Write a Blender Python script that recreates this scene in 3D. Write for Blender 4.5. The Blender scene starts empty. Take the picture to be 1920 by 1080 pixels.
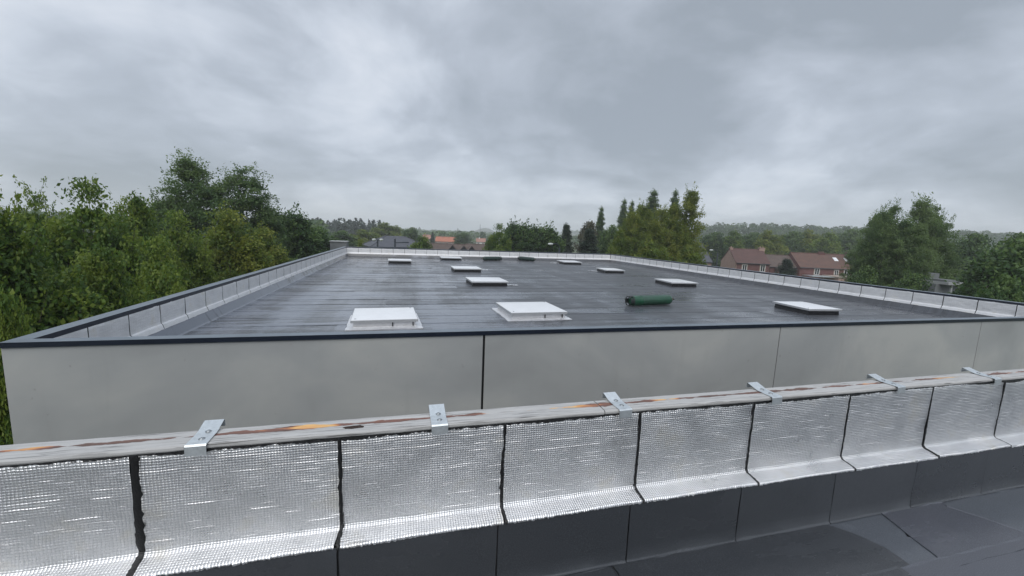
import bpy, bmesh, math, random
import numpy as np
from mathutils import Vector, Matrix

random.seed(7)
RNG = np.random.default_rng(11)
SC = bpy.context.scene
COL = SC.collection

# ------------------------------------------------------------------ camera
CAM = np.array([4.74996, -6.15616, 1.55046])
CR = np.array([0.96623214, -0.25466612, 0.03925082])
CD = np.array([0.00367243, -0.13870217, -0.99032733])
CF = np.array([0.25764699, 0.95703024, -0.13308325])
FPX = 755.39
cam_data = bpy.data.cameras.new('camera')
cam_data.sensor_width = 36.0
cam_data.lens = FPX * 36.0 / 1920.0
cam_data.clip_start = 0.05
cam_data.clip_end = 20000
cam = bpy.data.objects.new('camera', cam_data)
COL.objects.link(cam)
m3 = Matrix((CR, -CD, -CF)).transposed()
cam.matrix_world = Matrix.Translation(Vector(CAM)) @ m3.to_4x4()
SC.camera = cam

# ------------------------------------------------------------------ world, sun, exposure
SUN_EL, SUN_ROT = math.radians(48), math.radians(205)
world = bpy.data.worlds.new('World')
SC.world = world
world.use_nodes = True
SC.view_settings.view_transform = 'Standard'
SC.view_settings.look = 'None'
SC.view_settings.gamma = 1
SC.view_settings.use_curve_mapping = False
SC.view_settings.exposure = 0.12
SC.cycles.use_denoising = True
SC.cycles.volume_bounces = 2
SC.cycles.max_bounces = 8
SC.cycles.transparent_max_bounces = 8
SC.cycles.sample_clamp_indirect = 6


class NT:
    """small helper round a node tree"""
    def __init__(self, tree):
        self.t = tree
        self.n = tree.nodes
        self.l = tree.links

    def new(self, kind, **kw):
        nd = self.n.new(kind)
        for k, v in kw.items():
            setattr(nd, k, v)
        return nd

    def put(self, sock, val):
        if isinstance(val, bpy.types.NodeSocket):
            self.l.new(val, sock)
        else:
            sock.default_value = val

    def math(self, op, a, b=0.0, c=None, clamp=False):
        nd = self.new('ShaderNodeMath', operation=op)
        nd.use_clamp = clamp
        self.put(nd.inputs[0], a)
        self.put(nd.inputs[1], b)
        if c is not None:
            self.put(nd.inputs[2], c)
        return nd.outputs[0]

    def noise(self, vec, scale, detail=4.0, rough=0.55, dist=0.0, col=False):
        nd = self.new('ShaderNodeTexNoise')
        if vec is not None:
            self.put(nd.inputs['Vector'], vec)
        nd.inputs['Scale'].default_value = scale
        nd.inputs['Detail'].default_value = detail
        nd.inputs['Roughness'].default_value = rough
        nd.inputs['Distortion'].default_value = dist
        return nd.outputs['Color' if col else 'Fac']

    def mapping(self, vec, loc=(0, 0, 0), scale=(1, 1, 1), rot=(0, 0, 0)):
        nd = self.new('ShaderNodeMapping')
        self.put(nd.inputs['Vector'], vec)
        nd.inputs['Location'].default_value = loc
        nd.inputs['Scale'].default_value = scale
        nd.inputs['Rotation'].default_value = rot
        return nd.outputs[0]

    def ramp(self, fac, stops, interp='LINEAR'):
        nd = self.new('ShaderNodeValToRGB')
        nd.color_ramp.interpolation = interp
        els = nd.color_ramp.elements
        while len(els) < len(stops):
            els.new(0.5)
        for e, (p, c) in zip(els, stops):
            e.position = p
            e.color = tuple(c) + (1,) if len(c) == 3 else c
        self.put(nd.inputs[0], fac)
        return nd.outputs[0]

    def remap(self, v, a, b, c=0.0, d=1.0):
        nd = self.new('ShaderNodeMapRange')
        nd.interpolation_type = 'SMOOTHSTEP'
        self.put(nd.inputs[0], v)
        for i, x in enumerate((a, b, c, d)):
            self.put(nd.inputs[i + 1], x)
        return nd.outputs[0]

    def mix(self, fac, a, b, blend='MIX'):
        nd = self.new('ShaderNodeMix', data_type='RGBA', blend_type=blend)
        self.put(nd.inputs[0], fac)
        for s, v in ((nd.inputs[6], a), (nd.inputs[7], b)):
            if not isinstance(v, bpy.types.NodeSocket) and len(v) == 3:
                v = tuple(v) + (1,)
            self.put(s, v)
        return nd.outputs[2]

    def xyz(self, vec):
        nd = self.new('ShaderNodeSeparateXYZ')
        self.put(nd.inputs[0], vec)
        return nd.outputs

    def comb(self, x, y, z):
        nd = self.new('ShaderNodeCombineXYZ')
        for s, v in zip(nd.inputs, (x, y, z)):
            self.put(s, v)
        return nd.outputs[0]

    def bump(self, h, dist=0.01, strength=1.0, normal=None):
        nd = self.new('ShaderNodeBump')
        nd.inputs['Strength'].default_value = strength
        nd.inputs['Distance'].default_value = dist
        self.put(nd.inputs['Height'], h)
        if normal is not None:
            self.put(nd.inputs['Normal'], normal)
        return nd.outputs[0]


def ray(u, y):
    return CF + CR * (u - 960) / FPX + CD * (y - 540) / FPX


def at(u, y, depth):
    return CAM + ray(u, y) * depth


def on_z(u, y, z):
    q = ray(u, y)
    return CAM + q * ((z - CAM[2]) / q[2])


# overcast sky: Nishita sky seen through a thick, uneven cloud deck
w = NT(world.node_tree)
w.n.clear()
sky = w.new('ShaderNodeTexSky', sky_type='NISHITA')
sky.sun_disc = False
sky.sun_elevation = SUN_EL
sky.sun_rotation = SUN_ROT
tc = w.new('ShaderNodeTexCoord')
dirv = tc.outputs['Generated']
dx, dy, dz = w.xyz(dirv)
zc = w.math('ADD', w.math('MAXIMUM', dz, 0.0), 0.30)
plane = w.comb(w.math('DIVIDE', dx, zc), w.math('DIVIDE', dy, zc), 0.0)
n1 = w.noise(w.mapping(plane, (3.1, 1.7, 0), (1, 1, 1)), 1.15, 6, 0.52, 0.6)
n2 = w.noise(w.mapping(plane, (7.7, 0.4, 0), (1, 1, 1)), 4.2, 5, 0.55, 0.4)
dens = w.math('ADD', w.math('MULTIPLY', n1, 1.0), w.math('MULTIPLY', n2, 0.36))
dens = w.math('SUBTRACT', dens, 0.18)


def blob(u, y, size, amp):
    d = ray(u, y)
    d = d / np.linalg.norm(d)
    nd = w.new('ShaderNodeVectorMath', operation='DOT_PRODUCT')
    w.put(nd.inputs[0], dirv)
    nd.inputs[1].default_value = tuple(d)
    c = math.cos(size)
    return w.math('MULTIPLY', w.remap(nd.outputs['Value'], c, 1.0), amp)


for args in ((1110, 180, 0.40, 0.23), (1000, 190, 0.26, 0.07), (1760, 230, 0.42, 0.17), (1500, 110, 0.34, 0.07), (370, 190, 0.34, 0.15), (180, 290, 0.30, 0.09),
             (740, 40, 0.26, -0.05), (740, 220, 0.2, -0.07), (990, 340, 0.26, -0.13), (560, 380, 0.3, -0.05), (1500, 380, 0.3, -0.05), (120, 20, 0.30, -0.09), (1440, 260, 0.2, -0.07), (600, 330, 0.25, -0.05), (1330, 40, 0.2, -0.04)):
    dens = w.math('ADD', dens, blob(*args))
cloud = w.ramp(dens, [(0.30, (4.65, 4.95, 5.45)), (0.44, (3.85, 4.2, 4.75)), (0.56, (3.0, 3.32, 3.82)), (0.76, (2.1, 2.38, 2.75))])
# brighter cloud towards the zenith, as an overcast sky is
zen = w.remap(dz, 0.45, 1.0, 1.0, 1.5)
cm = w.new('ShaderNodeVectorMath', operation='SCALE')
w.put(cm.inputs[0], cloud)
w.put(cm.inputs['Scale'], zen)
skyc = w.mix(0.94, sky.outputs[0], cm.outputs[0])
bg = w.new('ShaderNodeBackground')
w.put(bg.inputs[0], skyc)
bg.inputs[1].default_value = 0.15
wo = w.new('ShaderNodeOutputWorld')
w.l.new(bg.outputs[0], wo.inputs[0])

sun_data = bpy.data.lights.new('sun', 'SUN')
sun_data.energy = 1.5
sun_data.angle = math.radians(50)
sun_data.color = (1.0, 0.97, 0.93)
sun = bpy.data.objects.new('sun', sun_data)
COL.objects.link(sun)
sd = Vector((math.sin(SUN_ROT) * math.cos(SUN_EL), math.cos(SUN_ROT) * math.cos(SUN_EL), math.sin(SUN_EL)))
sun.rotation_euler = sd.to_track_quat('Z', 'Y').to_euler()

# ------------------------------------------------------------------ object helpers
def obj(name, verts, faces, mat=None, parent=None, loc=None, smooth=False, uv=None, kind=None):
    me = bpy.data.meshes.new(name)
    me.from_pydata([tuple(v) for v in verts], [], [tuple(f) for f in faces])
    if smooth:
        me.polygons.foreach_set('use_smooth', [True] * len(me.polygons))
    if uv is not None:
        lay = me.uv_layers.new(name='UVMap')
        idx = np.zeros(len(me.loops), dtype=np.int32)
        me.loops.foreach_get('vertex_index', idx)
        lay.data.foreach_set('uv', np.asarray(uv, dtype=np.float32)[idx].ravel())
    return link(name, me, mat, parent, loc, kind)


def link(name, me, mat=None, parent=None, loc=None, kind=None, rot=None, scale=None):
    o = bpy.data.objects.new(name, me)
    COL.objects.link(o)
    if mat is not None and me is not None and not me.materials:
        me.materials.append(mat)
    if parent is not None:
        o.parent = parent
    if loc is not None:
        o.location = tuple(loc)
    if rot is not None:
        o.rotation_euler = rot
    if scale is not None:
        o.scale = scale
    if kind:
        o['kind'] = kind
    return o


def thing(name, label, cat, loc=(0, 0, 0), rotz=0.0, group=None):
    o = bpy.data.objects.new(name, None)
    o.empty_display_size = 0.2
    COL.objects.link(o)
    o.location = tuple(loc)
    o.rotation_euler = (0, 0, rotz)
    return tag(o, label, cat, group)


def tag(o, label, cat, group=None):
    o['label'] = label
    o['category'] = cat
    if group:
        o['group'] = group
    return o


def copy_tree(o, parent=None, name=None):
    c = o.copy()
    COL.objects.link(c)
    c.parent = parent
    for ch in list(o.children):
        copy_tree(ch, c)
    return c


class MB:
    """collects verts and faces"""
    def __init__(self):
        self.v, self.f = [], []

    def add(self, v, f):
        b = len(self.v)
        self.v += [tuple(p) for p in v]
        self.f += [tuple(i + b for i in q) for q in f]
        return self

    def box(self, x0, x1, y0, y1, z0, z1, bev=0.0):
        if bev <= 0:
            v = [(x, y, z) for z in (z0, z1) for x, y in ((x0, y0), (x1, y0), (x1, y1), (x0, y1))]
            return self.add(v, [(3, 2, 1, 0), (4, 5, 6, 7), (0, 1, 5, 4), (1, 2, 6, 5), (2, 3, 7, 6), (3, 0, 4, 7)])
        bm = bmesh.new()
        bmesh.ops.create_cube(bm, size=1)
        for p in bm.verts:
            p.co = Vector(((x0 + x1) / 2 + p.co.x * (x1 - x0), (y0 + y1) / 2 + p.co.y * (y1 - y0), (z0 + z1) / 2 + p.co.z * (z1 - z0)))
        bmesh.ops.bevel(bm, geom=bm.edges[:], offset=bev, segments=1, affect='EDGES')
        bm.verts.index_update()
        self.add([p.co[:] for p in bm.verts], [[q.index for q in f.verts] for f in bm.faces])
        bm.free()
        return self

    def tube(self, pts, radii, n=8, cap=True):
        pts = [Vector(p) for p in pts]
        rings = []
        for i, p in enumerate(pts):
            d = (pts[min(i + 1, len(pts) - 1)] - pts[max(i - 1, 0)]).normalized()
            a = d.orthogonal().normalized()
            if i and rings:
                a = (prev - d * prev.dot(d)).normalized()
            prev = a
            b = d.cross(a)
            r = radii[i] if hasattr(radii, '__len__') else radii
            rings.append([p + (a * math.cos(2 * math.pi * k / n) + b * math.sin(2 * math.pi * k / n)) * r for k in range(n)])
        v = [q for r in rings for q in r]
        f = [(i * n + k, i * n + (k + 1) % n, (i + 1) * n + (k + 1) % n, (i + 1) * n + k) for i in range(len(rings) - 1) for k in range(n)]
        if cap:
            f += [tuple(range(n - 1, -1, -1)), tuple((len(rings) - 1) * n + k for k in range(n))]
        return self.add(v, f)

    def lathe(self, prof, n=28, axis='x'):
        v = []
        for (s, r) in prof:
            for k in range(n):
                a = 2 * math.pi * k / n
                v.append((s, r * math.cos(a), r * math.sin(a)) if axis == 'x' else (r * math.cos(a), r * math.sin(a), s))
        f = [(i * n + k, (i + 1) * n + k, (i + 1) * n + (k + 1) % n, i * n + (k + 1) % n) for i in range(len(prof) - 1) for k in range(n)]
        return self.add(v, f)

    def prism(self, poly, x0, x1, axis='x'):
        n = len(poly)
        if axis == 'x':
            v = [(x0, a, b) for a, b in poly] + [(x1, a, b) for a, b in poly]
        else:
            v = [(a, x0, b) for a, b in poly] + [(a, x1, b) for a, b in poly]
        f = [(i, (i + 1) % n, (i + 1) % n + n, i + n) for i in range(n)]
        f += [tuple(range(n - 1, -1, -1)), tuple(range(n, 2 * n))]
        return self.add(v, f)

    def build(self, name, mat, parent=None, loc=None, smooth=False, kind=None):
        o = obj(name, self.v, self.f, mat, parent, loc, smooth, kind=kind)
        bm = bmesh.new()
        bm.from_mesh(o.data)
        bmesh.ops.recalc_face_normals(bm, faces=bm.faces[:])
        bm.to_mesh(o.data)
        bm.free()
        return o


# ------------------------------------------------------------------ materials
def mat(name):
    m = bpy.data.materials.new(name)
    m.use_nodes = True
    t = NT(m.node_tree)
    b = t.n['Principled BSDF']
    return m, t, b


def simple(name, col, rough=0.6, metal=0.0, var=0.12, scale=6.0, bump=0.0, coat=0.0):
    m, t, b = mat(name)
    tcn = t.new('ShaderNodeTexCoord').outputs['Object']
    n = t.noise(tcn, scale, 5, 0.6)
    dark = tuple(c * (1 - var) for c in col)
    light = tuple(min(1, c * (1 + var)) for c in col)
    t.put(b.inputs['Base Color'], t.ramp(n, [(0.3, dark), (0.7, light)]))
    b.inputs['Roughness'].default_value = rough
    b.inputs['Metallic'].default_value = metal
    b.inputs['Coat Weight'].default_value = coat
    if bump:
        t.put(b.inputs['Normal'], t.bump(t.noise(tcn, scale * 6, 4), bump, 0.6))
    return m


def concrete_mat():
    m, t, b = mat('fair_faced_concrete')
    g = t.new('ShaderNodeNewGeometry').outputs['Position']
    rnd = t.new('ShaderNodeObjectInfo').outputs['Random']
    big = t.noise(t.mapping(g, (0, 0, 0), (0.35, 0.35, 0.55)), 1.0, 5, 0.55, 0.4)
    streak = t.noise(t.mapping(g, (4, 0, 0), (1.3, 1.3, 0.16)), 1.6, 5, 0.65)
    spots = t.noise(g, 13.0, 3, 0.5)
    c = t.ramp(big, [(0.32, (0.275, 0.287, 0.293)), (0.5, (0.35, 0.363, 0.366)), (0.66, (0.44, 0.447, 0.432))])
    c = t.mix(t.remap(streak, 0.54, 0.76, 0, 0.35), c, (0.27, 0.275, 0.27))
    c = t.mix(t.remap(spots, 0.70, 0.76, 0, 0.35), c, (0.16, 0.155, 0.14))
    c = t.mix(t.math('MULTIPLY', rnd, 0.25), c, (0.43, 0.42, 0.38))
    t.put(b.inputs['Base Color'], c)
    t.put(b.inputs['Roughness'], t.remap(big, 0.3, 0.7, 0.6, 0.85))
    pores = t.noise(g, 60.0, 2, 0.5)
    h = t.math('ADD', t.math('MULTIPLY', big, 2.0), t.math('MULTIPLY', pores, 0.15))
    t.put(b.inputs['Normal'], t.bump(h, 0.004, 0.5))
    return m


def membrane_mat(name, base, wet_bias=0.0, grain=1.0, sky_sheen_amt=0.75):
    m, t, b = mat(name)
    g = t.new('ShaderNodeNewGeometry').outputs['Position']
    rnd = t.new('ShaderNodeObjectInfo').outputs['Random']
    x, y, z = t.xyz(g)
    patch = t.noise(t.mapping(g, (1, 4, 0), (0.55, 1.0, 1)), 0.8, 6, 0.62, 0.5)
    fine = t.noise(t.mapping(g, (0, 0, 0), (0.5, 3.0, 1)), 2.4, 5, 0.6)
    side = t.remap(x, 13.0, 1.5, 0.02, 0.22)
    wetness = t.math('ADD', t.math('ADD', t.math('MULTIPLY', patch, 0.6), t.math('MULTIPLY', fine, 0.4)), t.math('ADD', side, wet_bias))
    wetness = t.math('ADD', wetness, t.math('MULTIPLY', t.math('SUBTRACT', rnd, 0.5), 0.20))
    runs = t.noise(t.mapping(g, (0, 0, 0), (0.95, 0.05, 1)), 1.0, 4, 0.6)
    wetness = t.math('ADD', wetness, t.math('MULTIPLY', t.math('SUBTRACT', runs, 0.5), 0.45))
    rough = t.remap(wetness, 0.40, 0.76, 0.44, 0.19)
    t.put(b.inputs['Roughness'], rough)
    dry = tuple(c * 1.35 for c in base)
    col = t.mix(t.remap(wetness, 0.4, 0.72), dry, base)
    col = t.mix(t.remap(t.noise(g, 5.0, 5, 0.7), 0.62, 0.8, 0, 0.3), col, tuple(c * 1.9 + 0.01 for c in base))
    speck = t.noise(g, 190.0, 2, 0.7)
    col = t.mix(t.remap(speck, 0.52, 0.70, 0, 0.40), col, tuple(c * 2.2 for c in base))
    col = t.mix(t.remap(speck, 0.48, 0.30, 0, 0.45), col, tuple(c * 0.45 for c in base))
    # sky reflection painted into the colour as pale patches, mostly towards one side
    sky_sheen = t.math('ADD', t.math('MULTIPLY', t.math('SUBTRACT', runs, 0.48), 2.4), t.math('MULTIPLY', t.math('SUBTRACT', patch, 0.5), 2.4))
    sky_sheen = t.math('ADD', sky_sheen, t.math('MULTIPLY', t.math('SUBTRACT', rnd, 0.5), 0.5))
    lap_glint = t.noise(t.mapping(g, (2, 0, 0), (0.22, 5.5, 1)), 1.0, 3, 0.6)  # fine pale streaks imitate lap edges catching the sky
    sky_sheen = t.math('ADD', sky_sheen, t.math('MULTIPLY', t.math('SUBTRACT', lap_glint, 0.5), 2.2))
    sky_sheen = t.math('MULTIPLY', t.remap(sky_sheen, -0.20, 0.50), t.remap(x, 16.0, 2.0, 0.22, 1.0))
    col = t.mix(t.math('MULTIPLY', sky_sheen, sky_sheen_amt), col, (0.21, 0.232, 0.275))
    t.put(b.inputs['Base Color'], col)
    b.inputs['Specular IOR Level'].default_value = 0.65
    h = t.math('ADD', t.math('MULTIPLY', t.noise(g, 260.0, 2, 0.5), 0.35 * grain), t.math('MULTIPLY', t.noise(g, 3.5, 4, 0.55), 3.0))
    t.put(b.inputs['Normal'], t.bump(h, 0.0035, 0.5))
    return m


def foil_mat(name, pitch_u=0.0148, pitch_v=0.0138, grid=1.2, rough=0.31, dist=0.0019, metal=0.96):
    """aluminium faced membrane with an embossed square grid"""
    m, t, b = mat(name)
    uvn = t.new('ShaderNodeUVMap').outputs[0]
    rnd = t.new('ShaderNodeObjectInfo').outputs['Random']
    off = t.comb(t.math('MULTIPLY', rnd, 37.0), t.math('MULTIPLY', rnd, 11.0), 0.0)
    va = t.new('ShaderNodeVectorMath', operation='ADD')
    t.put(va.inputs[0], uvn)
    t.put(va.inputs[1], off)
    p = va.outputs[0]
    warp = t.noise(p, 6.0, 3, 0.5, col=True)
    wv = t.new('ShaderNodeVectorMath', operation='SCALE')
    t.put(wv.inputs[0], warp)
    wv.inputs['Scale'].default_value = 0.012
    vb = t.new('ShaderNodeVectorMath', operation='ADD')
    t.put(vb.inputs[0], uvn)
    t.put(vb.inputs[1], wv.outputs[0])
    u, v, _ = t.xyz(vb.outputs[0])
    su = t.math('SINE', t.math('MULTIPLY', u, 2 * math.pi / pitch_u))
    sv = t.math('SINE', t.math('MULTIPLY', v, 2 * math.pi / pitch_v))
    ru = t.math('POWER', t.math('ADD', t.math('MULTIPLY', su, 0.5), 0.5), 2.2)
    rv = t.math('POWER', t.math('ADD', t.math('MULTIPLY', sv, 0.5), 0.5), 2.2)
    # some of the horizontal threads stand up more than others
    streak = t.noise(t.mapping(p, (0, 0, 0), (3.4, 70.0, 1)), 1.0, 2, 0.5)
    amp = t.math('ADD', 0.75, t.remap(streak, 0.60, 0.67, 0.0, 1.25))
    h = t.math('ADD', t.math('MULTIPLY', ru, 1.1 * grid), t.math('MULTIPLY', t.math('MULTIPLY', rv, amp), grid))
    h = t.math('MULTIPLY', h, t.remap(t.noise(t.mapping(p, (5, 0, 0), (1.5, 2.2, 1)), 2.0, 3, 0.5), 0.34, 0.62, 0.85, 1.12))
    soft = t.noise(t.mapping(p, (0, 0, 0), (1.6, 3.0, 1)), 3.0, 4, 0.55)
    h = t.math('ADD', h, t.math('MULTIPLY', soft, 5.0))
    t.put(b.inputs['Normal'], t.bump(h, dist, 0.9))
    b.inputs['Metallic'].default_value = metal
    dirt = t.noise(p, 3.1, 6, 0.65)
    c = t.ramp(dirt, [(0.3, (0.70, 0.70, 0.70)), (0.55, (0.80, 0.80, 0.805)), (0.72, (0.74, 0.72, 0.67))])
    t.put(b.inputs['Base Color'], c)
    t.put(b.inputs['Roughness'], t.remap(dirt, 0.3, 0.7, rough - 0.05, rough + 0.10))
    return m


def timber_mat():
    m, t, b = mat('weathered_painted_timber')
    o = t.new('ShaderNodeTexCoord').outputs['Object']
    g = t.new('ShaderNodeNewGeometry').outputs['Position']
    x, y, z = t.xyz(g)
    grain = t.noise(t.mapping(g, (0, 0, 0), (2.0, 60, 60)), 1.0, 6, 0.65, 0.6)
    base = t.ramp(grain, [(0.28, (0.22, 0.215, 0.21)), (0.46, (0.42, 0.415, 0.405)), (0.66, (0.50, 0.495, 0.485)), (0.82, (0.32, 0.30, 0.285))])
    along = t.noise(t.mapping(g, (2.3, 0, 0), (1.5, 0.0, 0.0)), 1.0, 4, 0.6)
    edge = t.noise(t.mapping(g, (0, 0, 0), (9, 30, 1)), 1.0, 4, 0.6)
    # peeled band along the middle of the top face
    dist = t.math('ABSOLUTE', t.math('ADD', y, 3.862))
    width = t.math('ADD', t.math('MULTIPLY', t.math('SUBTRACT', along, 0.42), 0.14), t.math('MULTIPLY', t.math('SUBTRACT', edge, 0.5), 0.045))
    peel = t.remap(t.math('SUBTRACT', width, dist), -0.002, 0.003)
    peel = t.math('MULTIPLY', peel, t.remap(z, 0.447, 0.452))
    hue = t.noise(t.mapping(g, (5, 0, 0), (2.2, 20, 1)), 1.0, 5, 0.6)
    wood = t.ramp(hue, [(0.30, (0.13, 0.085, 0.07)), (0.48, (0.22, 0.10, 0.075)), (0.56, (0.55, 0.24, 0.10)), (0.66, (0.72, 0.43, 0.16)), (0.78, (0.62, 0.33, 0.15))])
    fresh = 0.0
    for xc, hw in ((2.95, 0.22), (4.28, 0.16), (5.50, 0.46), (6.50, 0.14), (8.42, 0.12), (9.35, 0.28), (10.9, 0.3), (1.6, 0.3)):
        q = t.remap(t.math('ABSOLUTE', t.math('SUBTRACT', x, xc)), hw, hw * 0.35, 0.0, 0.20)
        fresh = t.math('ADD', fresh, q) if fresh != 0.0 else q
    hue2 = t.math('ADD', t.math('SUBTRACT', hue, 0.09), fresh)
    wood = t.ramp(hue2, [(0.30, (0.13, 0.085, 0.07)), (0.50, (0.20, 0.10, 0.078)), (0.57, (0.50, 0.22, 0.10)), (0.68, (0.74, 0.45, 0.17)), (0.82, (0.66, 0.34, 0.15))])
    c = t.mix(peel, base, wood)
    cracks = t.noise(t.mapping(g, (0, 9, 0), (3.0, 110, 110)), 1.0, 3, 0.5)
    c = t.mix(t.remap(cracks, 0.64, 0.70, 0, 0.75), c, (0.06, 0.055, 0.05))
    t.put(b.inputs['Base Color'], c)
    b.inputs['Roughness'].default_value = 0.78
    h = t.math('SUBTRACT', t.math('MULTIPLY', grain, 1.0), t.math('ADD', t.math('MULTIPLY', peel, 1.2), t.remap(cracks, 0.62, 0.70, 0, 2.0)))
    t.put(b.inputs['Normal'], t.bump(h, 0.003, 0.8))
    return m


def leaf_mat(name, dark, mid, light, trans=0.45, rough=0.5):
    m, t, b = mat(name)
    at_ = t.new('ShaderNodeAttribute')
    at_.attribute_name = 'tint'
    rnd = t.new('ShaderNodeObjectInfo').outputs['Random']
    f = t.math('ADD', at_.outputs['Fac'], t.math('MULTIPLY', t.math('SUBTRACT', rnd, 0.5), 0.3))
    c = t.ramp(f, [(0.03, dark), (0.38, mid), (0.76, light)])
    t.put(b.inputs['Base Color'], c)
    b.inputs['Roughness'].default_value = rough
    b.inputs['Specular IOR Level'].default_value = 0.35
    tr = t.new('ShaderNodeBsdfTranslucent')
    t.put(tr.inputs[0], t.mix(0.5, c, light))
    ms = t.new('ShaderNodeMixShader')
    ms.inputs[0].default_value = trans
    t.l.new(b.outputs[0], ms.inputs[1])
    t.l.new(tr.outputs[0], ms.inputs[2])
    t.l.new(ms.outputs[0], t.n['Material Output'].inputs[0])
    return m


def roof_tile_mat(name, a, c2, sc=1.0):
    m, t, b = mat(name)
    o = t.new('ShaderNodeTexCoord').outputs['Object']
    n = t.noise(o, 1.1 * sc, 6, 0.65)
    n2 = t.noise(o, 9.0 * sc, 3, 0.6)
    c = t.ramp(t.math('ADD', t.math('MULTIPLY', n, 0.65), t.math('MULTIPLY', n2, 0.35)), [(0.35, a), (0.62, c2)])
    t.put(b.inputs['Base Color'], c)
    b.inputs['Roughness'].default_value = 0.7
    x, y, z = t.xyz(o)
    rows = t.math('SINE', t.math('MULTIPLY', z, 2 * math.pi / 0.22))
    t.put(b.inputs['Normal'], t.bump(t.math('ADD', rows, t.math('MULTIPLY', n2, 1.5)), 0.03, 0.6))
    return m


def brick_mat(name, a, c2, mortar):
    m, t, b = mat(name)
    o = t.new('ShaderNodeTexCoord').outputs['Object']
    x, y, z = t.xyz(o)
    br = t.new('ShaderNodeTexBrick')
    t.put(br.inputs['Vector'], t.comb(t.math('ADD', x, y), z, 0.0))
    br.inputs['Color1'].default_value = a + (1,)
    br.inputs['Color2'].default_value = c2 + (1,)
    br.inputs['Mortar'].default_value = mortar + (1,)
    br.inputs['Scale'].default_value = 1.0
    br.inputs['Brick Width'].default_value = 0.22
    br.inputs['Row Height'].default_value = 0.07
    br.inputs['Mortar Size'].default_value = 0.008
    n = t.noise(o, 0.8, 5, 0.6)
    c = t.mix(t.remap(n, 0.45, 0.75, 0, 0.4), br.outputs['Color'], tuple(q * 0.6 for q in a))
    t.put(b.inputs['Base Color'], c)
    b.inputs['Roughness'].default_value = 0.85
    return m


M = {}
M['concrete'] = concrete_mat()
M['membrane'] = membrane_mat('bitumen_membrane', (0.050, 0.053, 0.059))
M['membrane_near'] = membrane_mat('bitumen_membrane_foreground', (0.040, 0.044, 0.050), -0.06, 1.3, 0.0)
M['membrane_wet_sheen'] = membrane_mat('bitumen_membrane_wet_sheen', (0.088, 0.098, 0.114), 0.22, 0.6, 0.0)  # wet felt, its reflected sky painted as a paler base
M['membrane_mid'] = membrane_mat('bitumen_membrane_mid_sheen', (0.075, 0.080, 0.096), 0.10, 0.8, 0.0)  # paler base stands in for sky sheen at a low viewing angle
M['bitumen'] = simple('raw_bitumen', (0.006, 0.006, 0.0065), 0.42, bump=0.004, scale=22, var=0.5)
M['foil'] = foil_mat('embossed_aluminium_foil')
M['foil_far'] = foil_mat('aluminium_foil_far', 0.05, 0.05, 0.3, 0.55, 0.003, 0.40)
M['foil_kerb'] = simple('aluminium_kerb_foil', (0.80, 0.80, 0.81), 0.45, 0.7, var=0.08, scale=9, bump=0.004)
M['coping'] = simple('coping_top_sky_sheen', (0.150, 0.180, 0.210), 0.42, 0.0, var=0.14, scale=2.5)  # top faces carry the sky's reflection as a lighter base grey
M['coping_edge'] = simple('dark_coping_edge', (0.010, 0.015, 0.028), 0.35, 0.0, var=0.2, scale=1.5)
M['sealant'] = simple('joint_sealant', (0.10, 0.10, 0.10), 0.8)
M['lid'] = simple('white_skylight_lid', (0.78, 0.79, 0.80), 0.28, 0.0, var=0.04, scale=3.0)
M['lid_frame'] = simple('mill_aluminium_frame', (0.55, 0.56, 0.57), 0.45, 0.6, var=0.06)
M['kerb_black'] = simple('black_bitumen_kerb', (0.010, 0.010, 0.012), 0.5, var=0.3, scale=9, bump=0.003)
M['cyl_green'] = simple('green_cylinder_paint', (0.007, 0.062, 0.029), 0.28, 0.0, var=0.25, scale=7, coat=0.2)
M['cyl_dark'] = simple('dark_green_cylinder_paint', (0.012, 0.030, 0.024), 0.38, 0.0, var=0.25, scale=7)
M['steel_dark'] = simple('dark_steel', (0.02, 0.025, 0.025), 0.5, 0.2)
M['brass'] = simple('valve_brass', (0.25, 0.19, 0.09), 0.45, 0.8)
M['timber'] = timber_mat()
M['galv'] = simple('galvanised_steel', (0.66, 0.70, 0.715), 0.42, 0.8, var=0.10, scale=34)
M['screw'] = simple('zinc_screw', (0.33, 0.35, 0.36), 0.4, 0.9)
M['render_grey'] = simple('grey_render', (0.16, 0.17, 0.175), 0.85, scale=2)
M['white_paint'] = simple('white_paint', (0.74, 0.75, 0.74), 0.6, var=0.06)
M['glass'] = simple('dark_window_glass', (0.02, 0.022, 0.025), 0.06, 0.0, var=0.3)
M['stone_trim'] = simple('pale_stone_trim', (0.36, 0.30, 0.25), 0.8)
M['tile_red'] = roof_tile_mat('red_clay_tiles', (0.075, 0.040, 0.034), (0.115, 0.056, 0.047))
M['tile_brown'] = roof_tile_mat('brown_roof_tiles', (0.075, 0.055, 0.048), (0.12, 0.085, 0.07))
M['tile_mixed'] = roof_tile_mat('rust_roof_tiles', (0.080, 0.052, 0.042), (0.145, 0.070, 0.050))
M['tile_orange'] = roof_tile_mat('orange_roof_tiles', (0.36, 0.12, 0.070), (0.46, 0.18, 0.11))
M['tile_pink'] = roof_tile_mat('faded_pink_tiles', (0.30, 0.15, 0.12), (0.38, 0.20, 0.15))
M['slate'] = roof_tile_mat('grey_slate', (0.060, 0.064, 0.078), (0.088, 0.094, 0.11))
M['brick_pink'] = brick_mat('pinkish_brick', (0.42, 0.28, 0.23), (0.36, 0.22, 0.175), (0.34, 0.28, 0.25))
M['brick_red'] = brick_mat('dark_red_brick', (0.13, 0.050, 0.048), (0.16, 0.060, 0.055), (0.17, 0.11, 0.10))
M['dark_band'] = simple('dark_fascia', (0.012, 0.014, 0.02), 0.5)
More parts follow.
